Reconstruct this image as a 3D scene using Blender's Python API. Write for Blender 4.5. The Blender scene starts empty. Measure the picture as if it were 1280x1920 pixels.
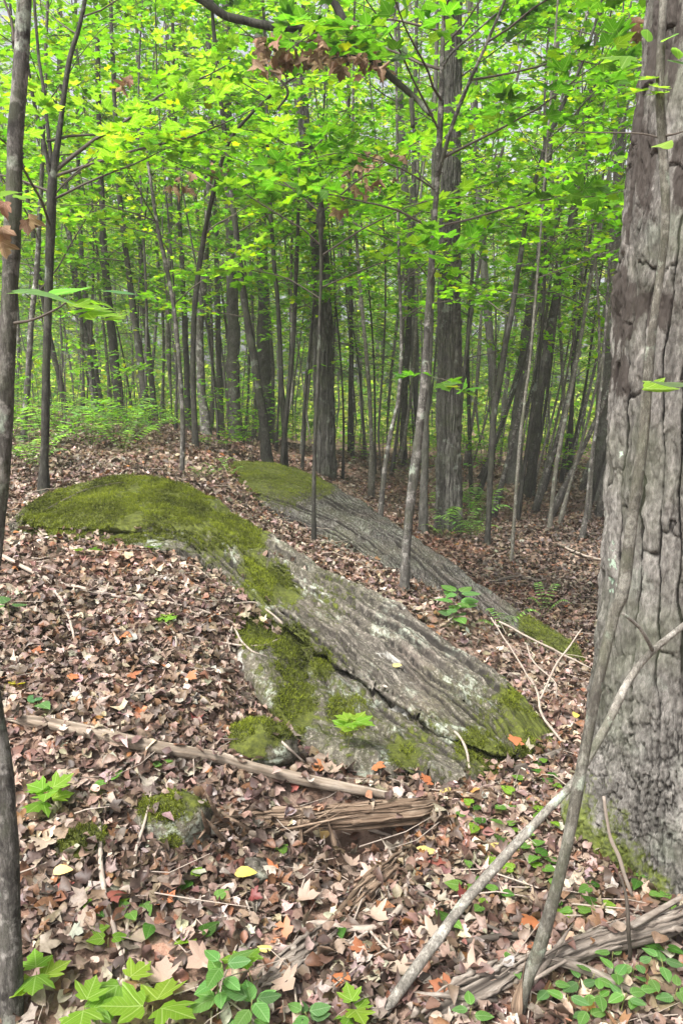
import bpy, math, random
import numpy as np
from mathutils import Vector, Matrix
from mathutils.bvhtree import BVHTree

# ------------------------------------------------------------------ camera, sky, sun, exposure
random.seed(7)
rng = np.random.default_rng(7)
sc = bpy.context.scene
CAM_Z, PITCH, FOC = 1.6, math.radians(8.0), 1450.0       # eye height, downward tilt, focal length in photo pixels
cam_data = bpy.data.cameras.new("camera")
cam = bpy.data.objects.new("camera", cam_data)
sc.collection.objects.link(cam)
cam.location = (0, 0, CAM_Z)
cam.rotation_euler = (math.pi / 2 - PITCH, 0, 0)
cam_data.sensor_fit = 'VERTICAL'
cam_data.sensor_height = 36.0
cam_data.lens = FOC / 1920.0 * 36.0
cam_data.clip_start, cam_data.clip_end = 0.05, 1000.0
sc.camera = cam

SUN_EL, SUN_AZ = math.radians(55), math.radians(-140)    # azimuth clockwise from +Y
world = bpy.data.worlds.new("World")
sc.world = world
world.use_nodes = True
wn = world.node_tree
wn.nodes.clear()
sky = wn.nodes.new("ShaderNodeTexSky")
sky.sky_type = 'NISHITA'
sky.sun_disc = False
sky.sun_elevation = SUN_EL
sky.sun_rotation = SUN_AZ
sky.dust_density = 8.0
sky.air_density = 0.5
bg = wn.nodes.new("ShaderNodeBackground")
bg.inputs[1].default_value = 0.115
wo = wn.nodes.new("ShaderNodeOutputWorld")
soft = wn.nodes.new("ShaderNodeHueSaturation")                 # thin cloud: the blue is veiled over the whole sky
soft.inputs["Saturation"].default_value = 0.4
wn.links.new(sky.outputs[0], soft.inputs["Color"])
wn.links.new(soft.outputs[0], bg.inputs[0])
wn.links.new(bg.outputs[0], wo.inputs[0])
sun_data = bpy.data.lights.new("sun", 'SUN')
sun_data.energy = 2.3
sun_data.angle = math.radians(12)
sun_data.color = (1.0, 0.97, 0.92)
sun = bpy.data.objects.new("sun", sun_data)
sc.collection.objects.link(sun)
sdir = Vector((math.sin(SUN_AZ) * math.cos(SUN_EL), math.cos(SUN_AZ) * math.cos(SUN_EL), math.sin(SUN_EL)))
sun.rotation_euler = sdir.to_track_quat('Z', 'Y').to_euler()
sun.location = sdir * 50
sc.view_settings.view_transform = 'Standard'
sc.view_settings.look = 'None'
sc.view_settings.exposure = 1.8
sc.view_settings.gamma = 1.0
sc.view_settings.use_curve_mapping = False
sc.render.engine = 'CYCLES'
sc.cycles.use_denoising = True
sc.cycles.max_bounces = 7
sc.cycles.diffuse_bounces = 4
sc.cycles.transmission_bounces = 5
sc.cycles.glossy_bounces = 2

# ------------------------------------------------------------------ maths helpers
cp, sp = math.cos(PITCH), math.sin(PITCH)
FWD = np.array([0, cp, -sp]); UPV = np.array([0, sp, cp]); RGT = np.array([1.0, 0, 0])

def ray(u, v):
    return RGT * ((u - 640) / FOC) + UPV * (-(v - 960) / FOC) + FWD

def P(u, v, d):
    """the point seen at photo pixel (u, v) that stands d metres ahead of the camera"""
    r = ray(u, v)
    return np.array([0, 0, CAM_Z]) + r * (d / r[1])

def depth(p):
    return float(np.dot(np.asarray(p) - np.array([0, 0, CAM_Z]), FWD))

def proj(V):
    q = V - np.array([0, 0, CAM_Z])
    z = np.maximum(q @ FWD, 1e-3)
    return 640 + FOC * (q @ RGT) / z, 960 - FOC * (q @ UPV) / z

def hash3(i, j, k, s):
    n = (i.astype(np.int64) * 374761393 + j.astype(np.int64) * 668265263 + k.astype(np.int64) * 1274126177 + s * 974634777) & 0xFFFFFFFF
    n = ((n ^ (n >> 13)) * 1274126177) & 0xFFFFFFFF
    n = ((n ^ (n >> 16)) * 2246822519) & 0xFFFFFFFF
    return ((n ^ (n >> 15)) & 0xFFFFFF) / float(0xFFFFFF)

def vnoise(p, seed=0):
    f = np.floor(p); t = p - f; t = t * t * (3 - 2 * t)
    i, j, k = f[..., 0], f[..., 1], f[..., 2]
    out = 0
    for a in (0, 1):
        for b in (0, 1):
            for c in (0, 1):
                w = (t[..., 0] if a else 1 - t[..., 0]) * (t[..., 1] if b else 1 - t[..., 1]) * (t[..., 2] if c else 1 - t[..., 2])
                out = out + w * hash3(i + a, j + b, k + c, seed)
    return out * 2 - 1

def fbm(p, octv=4, seed=0, gain=0.5):
    out, a, tot = 0, 1.0, 0
    for o in range(octv):
        out = out + a * vnoise(p * (2.03 ** o), seed + o * 17); tot += a; a *= gain
    return out / tot

def sstep(a, b, x):
    t = np.clip((x - a) / (b - a), 0, 1)
    return t * t * (3 - 2 * t)

def voronoi(x, y, wrap, seed):
    ix, iy = np.floor(x), np.floor(y)
    f1 = np.full(x.shape, 9.0); f2 = np.full(x.shape, 9.0); cid = np.zeros(x.shape)
    for a in (-1, 0, 1):
        for b in (-1, 0, 1):
            cx, cy = ix + a, iy + b
            wx = np.mod(cx, wrap) if wrap else cx
            jx = hash3(wx, cy, cy * 0, seed); jy = hash3(wx, cy, cy * 0 + 1, seed)
            d = np.hypot(cx + 0.1 + 0.8 * jx - x, cy + 0.1 + 0.8 * jy - y)
            near = d < f1
            f2 = np.where(near, f1, np.minimum(f2, d))
            cid = np.where(near, hash3(wx, cy, cy * 0 + 2, seed), cid)
            f1 = np.where(near, d, f1)
    return f1, f2, cid

def catmull(A, n):
    """resample rows of A (k, m) to n rows on a smooth curve"""
    A = np.asarray(A, float); k = len(A)
    if k == 2:
        t = np.linspace(0, 1, n)[:, None]
        return A[0] * (1 - t) + A[1] * t
    E = np.vstack([2 * A[0] - A[1], A, 2 * A[-1] - A[-2]])
    s = np.linspace(0, k - 1, n); i = np.minimum(s.astype(int), k - 2); t = (s - i)[:, None]
    p0, p1, p2, p3 = E[i], E[i + 1], E[i + 2], E[i + 3]
    return 0.5 * (2 * p1 + (p2 - p0) * t + (2 * p0 - 5 * p1 + 4 * p2 - p3) * t ** 2 + (3 * p1 - p0 - 3 * p2 + p3) * t ** 3)

def norm(v):
    return v / np.maximum(np.linalg.norm(v, axis=-1, keepdims=True), 1e-9)

# ------------------------------------------------------------------ object helpers
COL = sc.collection

def make_mesh(name, V, F, mat, attrs=None, smooth=False):
    """V (n,3); F list of (m,k) index arrays; attrs name -> (n,) or (n,3)"""
    me = bpy.data.meshes.new(name)
    V = np.ascontiguousarray(V, dtype=np.float32)
    me.vertices.add(len(V)); me.vertices.foreach_set("co", V.ravel())
    F = [np.asarray(f, np.int32) for f in (F if isinstance(F, list) else [F]) if len(f)]
    loops = np.concatenate([f.ravel() for f in F])
    sizes = np.concatenate([np.full(len(f), f.shape[1], np.int32) for f in F])
    starts = np.concatenate([[0], np.cumsum(sizes)[:-1]]).astype(np.int32)
    me.loops.add(len(loops)); me.loops.foreach_set("vertex_index", loops)
    me.polygons.add(len(sizes)); me.polygons.foreach_set("loop_start", starts)
    if smooth:
        me.polygons.foreach_set("use_smooth", np.ones(len(sizes), bool))
    for k, a in (attrs or {}).items():
        a = np.asarray(a, np.float32)
        if a.ndim == 1:
            at = me.attributes.new(k, 'FLOAT', 'POINT'); at.data.foreach_set("value", a)
        else:
            at = me.attributes.new(k, 'FLOAT_COLOR', 'POINT')
            at.data.foreach_set("color", np.hstack([a, np.ones((len(a), 1), np.float32)]).ravel())
    me.update(); me.validate()
    if mat: me.materials.append(mat)
    return me

def tag(o, label=None, cat=None, group=None, kind=None):
    if label: o["label"] = label
    if cat: o["category"] = cat
    if group: o["group"] = group
    if kind: o["kind"] = kind
    return o

def thing(name, loc, label, cat, group=None):
    o = bpy.data.objects.new(name, None); COL.objects.link(o)
    o.empty_display_size = 0.1
    o.location = Vector([float(c) for c in loc])
    return tag(o, label, cat, group)

def part(name, V, F, mat, parent=None, attrs=None, smooth=False, kind=None):
    """one mesh object from world-space vertices, under parent"""
    if parent is not None:
        base = np.array(parent.location)
        q = parent
        while q.parent is not None:
            q = q.parent; base = base + np.array(q.location)
        V = V - base
    o = bpy.data.objects.new(name, make_mesh(name, V, F, mat, attrs, smooth))
    COL.objects.link(o)
    if parent is not None: o.parent = parent
    if kind: o["kind"] = kind
    return o

def lump(pieces):
    """join (V, F) or (V, F, attr) pieces -> V, [F by size], attr"""
    Vs, Fs, As, off = [], {}, [], 0
    for pc in pieces:
        V, F = pc[0], pc[1]
        for f in (F if isinstance(F, list) else [F]):
            f = np.asarray(f)
            if len(f): Fs.setdefault(f.shape[1], []).append(f + off)
        if len(pc) > 2: As.append(pc[2])
        Vs.append(V); off += len(V)
    return np.vstack(Vs), [np.vstack(x) for x in Fs.values()], (np.vstack(As) if As and As[0].ndim > 1 else (np.concatenate(As) if As else None))

def tube(pts, rad, sides=6, rough=0.0, seed=0, cap=True, freq=18.0):
    pts = np.asarray(pts, float); rad = np.broadcast_to(np.asarray(rad, float), (len(pts),))
    n = len(pts)
    tang = norm(np.gradient(pts, axis=0))
    a = norm(pts[-1] - pts[0])
    ref = np.array([1.0, 0, 0]) if abs(a[0]) < 0.75 else np.array([0, 1.0, 0])
    s = norm(np.cross(tang, ref)); b = np.cross(tang, s)
    th = np.linspace(0, 2 * math.pi, sides, endpoint=False)
    ring = s[:, None, :] * np.cos(th)[None, :, None] + b[:, None, :] * np.sin(th)[None, :, None]
    rr = np.repeat(rad[:, None], sides, 1)
    if rough:
        q = pts[:, None, :] + ring * rr[..., None]
        rr = rr * (1 + rough * fbm(q * freq, 3, seed))
    V = (pts[:, None, :] + ring * rr[..., None]).reshape(-1, 3)
    i = np.arange(n - 1)[:, None] * sides; j = np.arange(sides)[None, :]; j2 = (j + 1) % sides
    Q = np.stack([i + j, i + j2, i + sides + j2, i + sides + j], -1).reshape(-1, 4)
    F = [Q]
    if cap:
        V = np.vstack([V, pts[:1], pts[-1:]])
        c0, c1 = n * sides, n * sides + 1
        jj = np.arange(sides); k = (jj + 1) % sides
        F.append(np.vstack([np.stack([k, jj, jj * 0 + c0], -1), np.stack([(n - 1) * sides + jj, (n - 1) * sides + k, jj * 0 + c1], -1)]))
    return V, F

# ------------------------------------------------------------------ node materials
def new_mat(name):
    m = bpy.data.materials.new(name); m.use_nodes = True
    nt = m.node_tree; nt.nodes.clear()
    return m, nt

class N:
    """tiny node-tree helper"""
    def __init__(s, nt): s.nt = nt
    def node(s, t, **kw):
        n = s.nt.nodes.new(t)
        for k, v in kw.items(): setattr(n, k, v)
        return n
    def put(s, sock, v):
        if isinstance(v, bpy.types.NodeSocket): s.nt.links.new(v, sock)
        elif isinstance(v, (tuple, list)) and len(v) == 3 and sock.type == 'RGBA': sock.default_value = (*v, 1)
        else: sock.default_value = v
    def attr(s, name, out="Color"):
        return s.node("ShaderNodeAttribute", attribute_name=name).outputs[out]
    def obj(s, scale=(1, 1, 1)):
        tc = s.node("ShaderNodeTexCoord"); mp = s.node("ShaderNodeMapping")
        s.nt.links.new(tc.outputs["Object"], mp.inputs["Vector"]); mp.inputs["Scale"].default_value = scale
        return mp.outputs[0]
    def noise(s, vec, scale, detail=4, rough=0.6, dist=0.0):
        n = s.node("ShaderNodeTexNoise"); s.put(n.inputs["Vector"], vec)
        n.inputs["Scale"].default_value = scale; n.inputs["Detail"].default_value = detail
        n.inputs["Roughness"].default_value = rough; n.inputs["Distortion"].default_value = dist
        return n.outputs["Fac"]
    def vor(s, vec, scale, out="Color", feature='F1'):
        n = s.node("ShaderNodeTexVoronoi", feature=feature); s.put(n.inputs["Vector"], vec); n.inputs["Scale"].default_value = scale
        return n.outputs[out]
    def ramp(s, fac, stops):
        n = s.node("ShaderNodeValToRGB"); s.put(n.inputs[0], fac)
        el = n.color_ramp.elements
        while len(el) < len(stops): el.new(0.5)
        for e, (p, c) in zip(el, stops):
            e.position = p; e.color = (*c, 1) if isinstance(c, (tuple, list)) else (c, c, c, 1)
        return n.outputs[0]
    def mix(s, f, a, b, mode='MIX'):
        n = s.node("ShaderNodeMix", data_type='RGBA', blend_type=mode)
        s.put(n.inputs[0], f); s.put(n.inputs[6], a); s.put(n.inputs[7], b)
        return n.outputs[2]
    def math(s, op, a, b=0.0):
        n = s.node("ShaderNodeMath", operation=op); n.use_clamp = False
        s.put(n.inputs[0], a); s.put(n.inputs[1], b)
        return n.outputs[0]
    def hsv(s, col, h=0.5, sat=1.0, val=1.0):
        n = s.node("ShaderNodeHueSaturation"); s.put(n.inputs["Color"], col)
        s.put(n.inputs["Hue"], h); s.put(n.inputs["Saturation"], sat); s.put(n.inputs["Value"], val)
        return n.outputs[0]
    def bump(s, h, strength, dist):
        n = s.node("ShaderNodeBump"); s.put(n.inputs["Height"], h)
        n.inputs["Strength"].default_value = strength; n.inputs["Distance"].default_value = dist
        return n.outputs[0]
    def bsdf(s, col, rough=0.8, spec=0.3, normal=None):
        n = s.node("ShaderNodeBsdfPrincipled"); s.put(n.inputs["Base Color"], col); s.put(n.inputs["Roughness"], rough)
        n.inputs["Specular IOR Level"].default_value = spec
        if normal is not None: s.put(n.inputs["Normal"], normal)
        return n.outputs[0]
    def out(s, sh):
        o = s.node("ShaderNodeOutputMaterial"); s.nt.links.new(sh, o.inputs[0])

def leaf_material(name, trans=0.5, tcol=(1.9, 1.75, 0.7), rough=0.45, spec=0.35):
    m, nt = new_mat(name); g = N(nt)
    c = g.attr("col")
    c = g.hsv(c, 0.5, 1.0, g.ramp(g.noise(g.obj(), 60, 2), [(0.25, 0.8), (0.75, 1.15)]))
    sp3 = g.node("ShaderNodeSeparateColor"); g.put(sp3.inputs[0], g.attr("blade"))
    bx = g.math('ABSOLUTE', g.math('SUBTRACT', sp3.outputs[0], 0.7)); by = sp3.outputs[1]
    rib = g.math('MINIMUM', bx, g.math('MULTIPLY', g.math('ABSOLUTE', g.math('SUBTRACT', bx, g.math('MULTIPLY', g.math('SUBTRACT', by, 0.05), 1.18))), 0.8))
    side = g.math('ABSOLUTE', g.math('SUBTRACT', g.math('FRACT', g.math('MULTIPLY', g.math('SUBTRACT', by, g.math('MULTIPLY', bx, 0.75)), 8.0)), 0.5))
    vein = g.math('MAXIMUM', g.ramp(rib, [(0.008, 1.0), (0.026, 0.0)]), g.ramp(side, [(0.02, 0.45), (0.1, 0.0)]))
    vein = g.math('MULTIPLY', vein, sp3.outputs[2])
    c = g.mix(vein, c, g.hsv(c, 0.49, 0.8, 1.45))
    d = g.bsdf(c, rough, spec, g.bump(g.math('SUBTRACT', 1.0, vein), 0.35, 0.01))
    t = g.node("ShaderNodeBsdfTranslucent"); g.put(t.inputs[0], g.mix(1.0, c, tcol, 'MULTIPLY'))
    mx = g.node("ShaderNodeMixShader"); mx.inputs[0].default_value = trans
    nt.links.new(d, mx.inputs[1]); nt.links.new(t.outputs[0], mx.inputs[2])
    g.out(mx.outputs[0]); return m

M_LEAF = leaf_material("green_leaf", 0.6, (1.5, 1.58, 0.55))
M_DEADLEAF = leaf_material("dry_leaf", 0.25, (0.95, 0.8, 0.6), 0.7, 0.2)
def litter_material():
    m, nt = new_mat("fallen_leaf"); g = N(nt)
    c = g.attr("col")
    f = g.noise(g.obj(), 70, 4, 0.7)
    c = g.mix(1.0, c, g.ramp(f, [(0.3, (0.55, 0.5, 0.47)), (0.5, (1, 1, 1)), (0.72, (1.25, 1.22, 1.2))]), 'MULTIPLY')
    d = g.bsdf(c, 0.55, 0.4)
    t = g.node("ShaderNodeBsdfTranslucent"); g.put(t.inputs[0], c)
    mx = g.node("ShaderNodeMixShader"); mx.inputs[0].default_value = 0.12
    nt.links.new(d, mx.inputs[1]); nt.links.new(t.outputs[0], mx.inputs[2])
    g.out(mx.outputs[0]); return m
M_LITTER = litter_material()

def ground_material():
    m, nt = new_mat("forest_soil"); g = N(nt)
    v = g.obj()
    cell = g.vor(g.obj((1, 1, 0.4)), 14)
    sep = g.node("ShaderNodeSeparateColor"); g.put(sep.inputs[0], cell)
    c = g.ramp(sep.outputs[0], [(0.0, (0.07, 0.045, 0.032)), (0.3, (0.14, 0.09, 0.065)), (0.55, (0.25, 0.175, 0.135)), (0.8, (0.34, 0.26, 0.21)), (1.0, (0.24, 0.1, 0.055))])
    c = g.mix(g.ramp(g.noise(v, 0.6, 5), [(0.42, 0.0), (0.62, 0.75)]), c, (0.045, 0.03, 0.022))
    n = g.bump(g.noise(v, 30, 5), 0.6, 0.03)
    g.out(g.bsdf(c, 0.9, 0.15, n)); return m
M_GROUND = ground_material()

def rock_material(name, base, dark, pale, streak, lich=0.5):
    """uv: attribute 'along' / 'across' in metres on the rock, 'moss' mask, 'groove' depth"""
    m, nt = new_mat(name); g = N(nt)
    v = g.obj()
    comb = g.node("ShaderNodeCombineXYZ")
    g.put(comb.inputs[0], g.math('MULTIPLY', g.attr("along", "Fac"), 0.45)); g.put(comb.inputs[1], g.math('MULTIPLY', g.attr("across", "Fac"), streak))
    uv = comb.outputs[0]
    c = g.mix(g.ramp(g.noise(uv, 5, 8, 0.72, 0.4), [(0.4, 0.0), (0.6, 1.0)]), dark, base)
    c = g.mix(g.ramp(g.noise(uv, 22, 7, 0.8), [(0.5, 0.0), (0.6, 0.85)]), c, pale)
    c = g.mix(g.ramp(g.noise(uv, 60, 5, 0.8), [(0.42, 0.7), (0.5, 0.0)]), c, dark)
    c = g.mix(g.ramp(g.noise(v, 2.1, 4, 0.6), [(0.5, 0.0), (0.68, 0.5)]), c, (0.15, 0.115, 0.098))
    c = g.mix(g.ramp(g.noise(v, 1.7, 5, 0.65), [(0.42, 0.0), (0.6, 0.6)]), c, (0.05, 0.054, 0.018))      # olive film of algae          # pinkish brown stone
    c = g.mix(g.ramp(g.noise(v, 55, 5, 0.85), [(0.52, 0.0), (0.6, 0.8)]), c, pale)
    c = g.mix(g.ramp(g.noise(v, 33, 6, 0.85), [(0.43, 0.9), (0.52, 0.0)]), c, (0.055, 0.048, 0.04))           # black algae specks
    l1 = g.math('MULTIPLY', g.ramp(g.noise(v, 3.2, 5, 0.65), [(0.52, 0.0), (0.6, 1.0)]), g.ramp(g.noise(v, 26, 5, 0.75), [(0.47, 0.0), (0.55, lich)]))
    c = g.mix(l1, c, (0.33, 0.37, 0.3))                                                                      # grey green lichen
    l2 = g.ramp(g.noise(v, 4.7, 6, 0.55, 0.3), [(0.655, 0.0), (0.675, lich)])
    c = g.mix(l2, c, (0.4, 0.4, 0.37))
    c = g.mix(g.ramp(g.attr("groove", "Fac"), [(0.12, 0.0), (0.5, 0.95)]), c, (0.016, 0.014, 0.012))            # dark dirt tone that also paints in the shade of the seams
    mo = g.attr("moss", "Fac")
    mk = g.ramp(g.math('ADD', mo, g.math('MULTIPLY', g.math('SUBTRACT', g.noise(v, 24, 5, 0.7), 0.5), 1.3)), [(0.38, 0.0), (0.55, 1.0)])
    mc = g.ramp(g.noise(v, 42, 5, 0.75), [(0.3, (0.022, 0.026, 0.008)), (0.5, (0.055, 0.065, 0.012)), (0.7, (0.1, 0.115, 0.018))])
    c = g.mix(mk, c, mc)
    h = g.math('ADD', g.noise(uv, 30, 8, 0.75), g.math('MULTIPLY', mk, 0.5))
    g.out(g.bsdf(c, 0.9, 0.2, g.bump(h, 0.9, 0.012))); return m
M_ROCK = rock_material("bedded_rock", (0.105, 0.094, 0.076), (0.028, 0.025, 0.02), (0.24, 0.22, 0.185), 1.0, 0.6)
M_ROCK2 = rock_material("streaked_rock", (0.04, 0.038, 0.034), (0.011, 0.01, 0.009), (0.25, 0.24, 0.22), 6.0, 0.2)

def bark_material(name, plate, inner, pale, pale_amt=0.4, lichen=0.3, scale=1.0, moss=False, blot=0.0):
    m, nt = new_mat(name); g = N(nt)
    v = g.obj(); vs = g.obj((1, 1, 0.22))
    c = g.mix(g.ramp(g.noise(vs, 14 * scale, 6, 0.7), [(0.35, 0.0), (0.65, 1.0)]), plate, tuple(x * 0.62 for x in plate))
    c = g.mix(g.math('MULTIPLY', g.attr("pid", "Fac"), pale_amt), c, pale)
    c = g.mix(g.ramp(g.noise(vs, 45 * scale, 5, 0.75), [(0.5, 0.0), (0.7, 0.45)]), c, tuple(min(1, x * 1.5) for x in pale))
    if blot:
        c = g.mix(g.ramp(g.noise(v, 7 * scale, 5, 0.6), [(0.54, 0.0), (0.6, blot)]), c, tuple(min(1, x * 1.1) for x in pale))
        c = g.mix(g.ramp(g.noise(v, 9 * scale, 5, 0.6, 0.3), [(0.36, blot), (0.43, 0.0)]), c, tuple(x * 0.35 for x in plate))
    c = g.mix(g.ramp(g.noise(v, 5.5 * scale, 5, 0.6), [(0.6, 0.0), (0.66, lichen)]), c, (0.42, 0.5, 0.4))
    c = g.mix(g.ramp(g.attr("fis", "Fac"), [(0.25, 1.0), (0.72, 0.0)]), c, inner)
    c = g.mix(1.0, c, g.ramp(g.noise(g.obj((1, 1, 0.4)), 75 * scale, 5, 0.85), [(0.34, (0.45, 0.43, 0.42)), (0.5, (1, 1, 1)), (0.66, (1.5, 1.5, 1.48))]), 'MULTIPLY')
    c = g.mix(g.ramp(g.noise(v, 2.3 * scale, 5, 0.65), [(0.48, 0.0), (0.66, 0.5)]), c, (0.055, 0.066, 0.033))     # green algae film
    if moss:
        mk = g.ramp(g.math('ADD', g.attr("moss", "Fac"), g.math('MULTIPLY', g.math('SUBTRACT', g.noise(v, 13, 5, 0.7), 0.5), 1.6)), [(0.42, 0.0), (0.62, 0.9)])
        c = g.mix(mk, c, g.ramp(g.noise(v, 60, 4, 0.7), [(0.3, (0.03, 0.042, 0.008)), (0.7, (0.13, 0.16, 0.02))]))
        dk = g.attr("stain", "Fac")
        c = g.mix(g.ramp(g.math('ADD', dk, g.math('MULTIPLY', g.math('SUBTRACT', g.noise(g.obj((1, 1, 0.5)), 9, 6, 0.7), 0.5), 1.2)), [(0.48, 0.0), (0.56, 0.9)]), c, (0.035, 0.028, 0.024))
        c = g.mix(g.ramp(g.math('ADD', g.attr("mint", "Fac"), g.math('MULTIPLY', g.math('SUBTRACT', g.noise(v, 11, 6, 0.7), 0.5), 1.6)), [(0.55, 0.0), (0.6, 0.8)]), c, (0.32, 0.43, 0.33))
    n = g.bump(g.noise(vs, 60 * scale, 7, 0.8), 0.9, 0.009)
    g.out(g.bsdf(c, 0.85, 0.2, n)); return m
M_BIGBARK = bark_material("plated_grey_bark", (0.1, 0.094, 0.084), (0.013, 0.011, 0.01), (0.225, 0.214, 0.196), 0.6, 0.08, 1.0, True)
M_BARK = bark_material("furrowed_bark", (0.05, 0.048, 0.041), (0.012, 0.011, 0.01), (0.155, 0.15, 0.135), 0.4, 0.2)
M_DARKBARK = bark_material("dark_bark", (0.024, 0.023, 0.019), (0.01, 0.009, 0.008), (0.085, 0.082, 0.07), 0.2, 0.2, 1.0, False, 0.35)
M_SPOTBARK = bark_material("spotted_grey_bark", (0.075, 0.07, 0.062), (0.018, 0.016, 0.014), (0.2, 0.19, 0.175), 0.0, 0.4, 1.9, False, 0.9)
M_GREYBARK = bark_material("smooth_grey_bark", (0.115, 0.108, 0.088), (0.04, 0.035, 0.03), (0.24, 0.235, 0.205), 0.0, 0.4, 2.4, False, 0.5)
M_PALEBARK = bark_material("pale_lichened_bark", (0.21, 0.195, 0.168), (0.05, 0.04, 0.03), (0.36, 0.345, 0.31), 0.0, 0.6, 2.4, False, 0.6)

def wood_material(name, a, b, c3):
    m, nt = new_mat(name); g = N(nt)
    comb = g.node("ShaderNodeCombineXYZ")
    g.put(comb.inputs[0], g.math('MULTIPLY', g.attr("along", "Fac"), 0.12)); g.put(comb.inputs[1], g.attr("across", "Fac"))
    uv = comb.outputs[0]
    c = g.ramp(g.noise(uv, 55, 6, 0.75, 0.2), [(0.3, a), (0.5, b), (0.7, c3)])
    c = g.mix(g.ramp(g.noise(g.obj(), 9, 5), [(0.45, 0.0), (0.65, 0.6)]), c, a)
    c = g.mix(g.ramp(g.attr("fis", "Fac"), [(0.1, 0.9), (0.8, 0.0)]), c, tuple(x * 0.3 for x in a))
    g.out(g.bsdf(c, 0.85, 0.2, g.bump(g.noise(uv, 90, 5, 0.7), 0.8, 0.004))); return m
M_ROTTEN = wood_material("rotten_wood", (0.07, 0.046, 0.03), (0.17, 0.12, 0.083), (0.3, 0.24, 0.18))
M_WEATHER = wood_material("weathered_wood", (0.065, 0.052, 0.043), (0.15, 0.127, 0.105), (0.3, 0.27, 0.235))
M_BRANCHWOOD = wood_material("bleached_branch", (0.12, 0.09, 0.065), (0.27, 0.22, 0.17), (0.4, 0.355, 0.3))

def simple_mat(name, a, b, scale, rough=0.8):
    m, nt = new_mat(name); g = N(nt)
    g.out(g.bsdf(g.mix(g.noise(g.obj(), scale, 5, 0.7), a, b), rough, 0.25)); return m
M_TWIG = simple_mat("twig_bark", (0.035, 0.028, 0.022), (0.1, 0.085, 0.07), 30)
M_DRYTWIG = simple_mat("dry_twig", (0.13, 0.1, 0.08), (0.36, 0.31, 0.26), 22)
M_STEM = simple_mat("green_stem", (0.1, 0.14, 0.04), (0.16, 0.12, 0.05), 30)
def moss_material():
    m, nt = new_mat("moss_tufts"); g = N(nt)
    c = g.attr("col")
    d = g.bsdf(c, 0.8, 0.15)
    t = g.node("ShaderNodeBsdfTranslucent"); g.put(t.inputs[0], c)
    mx = g.node("ShaderNodeMixShader"); mx.inputs[0].default_value = 0.3
    nt.links.new(d, mx.inputs[1]); nt.links.new(t.outputs[0], mx.inputs[2]); g.out(mx.outputs[0]); return m
M_MOSS = moss_material()

# ------------------------------------------------------------------ the ground
CTRL = []
for u, v, d in [(0,1900,1.75),(300,1900,1.8),(640,1900,1.85),(1000,1900,1.86),(1280,1900,1.86),
                (0,1700,2.05),(300,1700,2.1),(640,1700,2.25),(1000,1700,2.28),(1270,1690,2.3),
                (0,1500,2.45),(200,1500,2.5),(420,1500,2.65),(600,1490,2.8),(740,1480,2.9),(900,1480,3.0),(1050,1480,3.0),(560,1600,2.56),(760,1600,2.6),
                (0,1300,2.95),(200,1300,3.02),(400,1300,3.2),(590,1375,3.5),(750,1440,3.28),(500,1290,3.62),
                (0,1150,3.6),(200,1150,3.7),(400,1130,3.95),(50,1020,4.5),(230,1020,4.6),(20,920,5.8),(100,900,6.2),
                (100,830,9),(300,835,8.5),(300,790,16),(100,770,18),(-100,830,9),(-150,1000,4.6),(-200,1300,3.0),
                (400,915,7.2),(600,1035,5.9),(750,1112,5.2),(880,1195,4.7),(1000,1295,4.25),
                (1000,1400,3.55),(1080,1300,4.15),(1060,1245,4.9),(1100,1100,7.2),(1000,1000,9.5),(1000,930,13),(1000,880,19),(1200,900,15),(1200,1100,7.2),
                (610,900,12),(700,945,11.3),(840,1003,10),(900,1080,7.6),(460,850,11.5),(500,830,19),(640,850,22),(440,862,9.6)]:
    CTRL.append(P(u, v, d))
for x, y, z in [(-40,60,1.2),(-15,45,1.1),(0,45,0.3),(15,45,0.15),(40,60,0.2),(0,90,0.3),(-60,120,1.0),(60,120,0.3),(0,150,0.5),(-25,20,1.5),(25,20,0.1),(12,8,-0.1),(-10,5,0.9),
                (-6,1,0.4),(6,1,0.1),(0,0,0.05),(0,-5,0.0),(-6,-6,0.2),(6,-6,0.0)]:
    CTRL.append(np.array([x, y, z], float))
CTRL = np.array(CTRL)
def _phi(r2): return 0.5 * r2 * np.log(r2 + 1e-9)
_n = len(CTRL)
_d2 = ((CTRL[:, None, :2] - CTRL[None, :, :2]) ** 2).sum(-1)
_A = np.zeros((_n + 3, _n + 3)); _A[:_n, :_n] = _phi(_d2) + np.eye(_n) * 0.03
_Pm = np.hstack([np.ones((_n, 1)), CTRL[:, :2]]); _A[:_n, _n:] = _Pm; _A[_n:, :_n] = _Pm.T
_W = np.linalg.solve(_A, np.concatenate([CTRL[:, 2], np.zeros(3)]))

def height(x, y):
    x = np.atleast_1d(np.asarray(x, float)).ravel(); y = np.atleast_1d(np.asarray(y, float)).ravel()
    out = np.zeros(len(x))
    for s in range(0, len(x), 20000):
        xs, ys = x[s:s + 20000], y[s:s + 20000]
        r2 = (xs[:, None] - CTRL[None, :, 0]) ** 2 + (ys[:, None] - CTRL[None, :, 1]) ** 2
        out[s:s + 20000] = _phi(r2) @ _W[:_n] + _W[_n] + _W[_n + 1] * xs + _W[_n + 2] * ys
    q = np.stack([x, y, x * 0], -1)
    out = out - 0.17 * np.exp(-((x - 0.05) / 0.22) ** 4 - ((y - 2.72) / 0.1) ** 4)      # the hollow under the rotten log
    return out + 0.03 * fbm(q * 1.7, 3, 5) * np.clip(y / 4, 0.5, 2.5)

def H(x, y): return float(height(x, y)[0])

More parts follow.
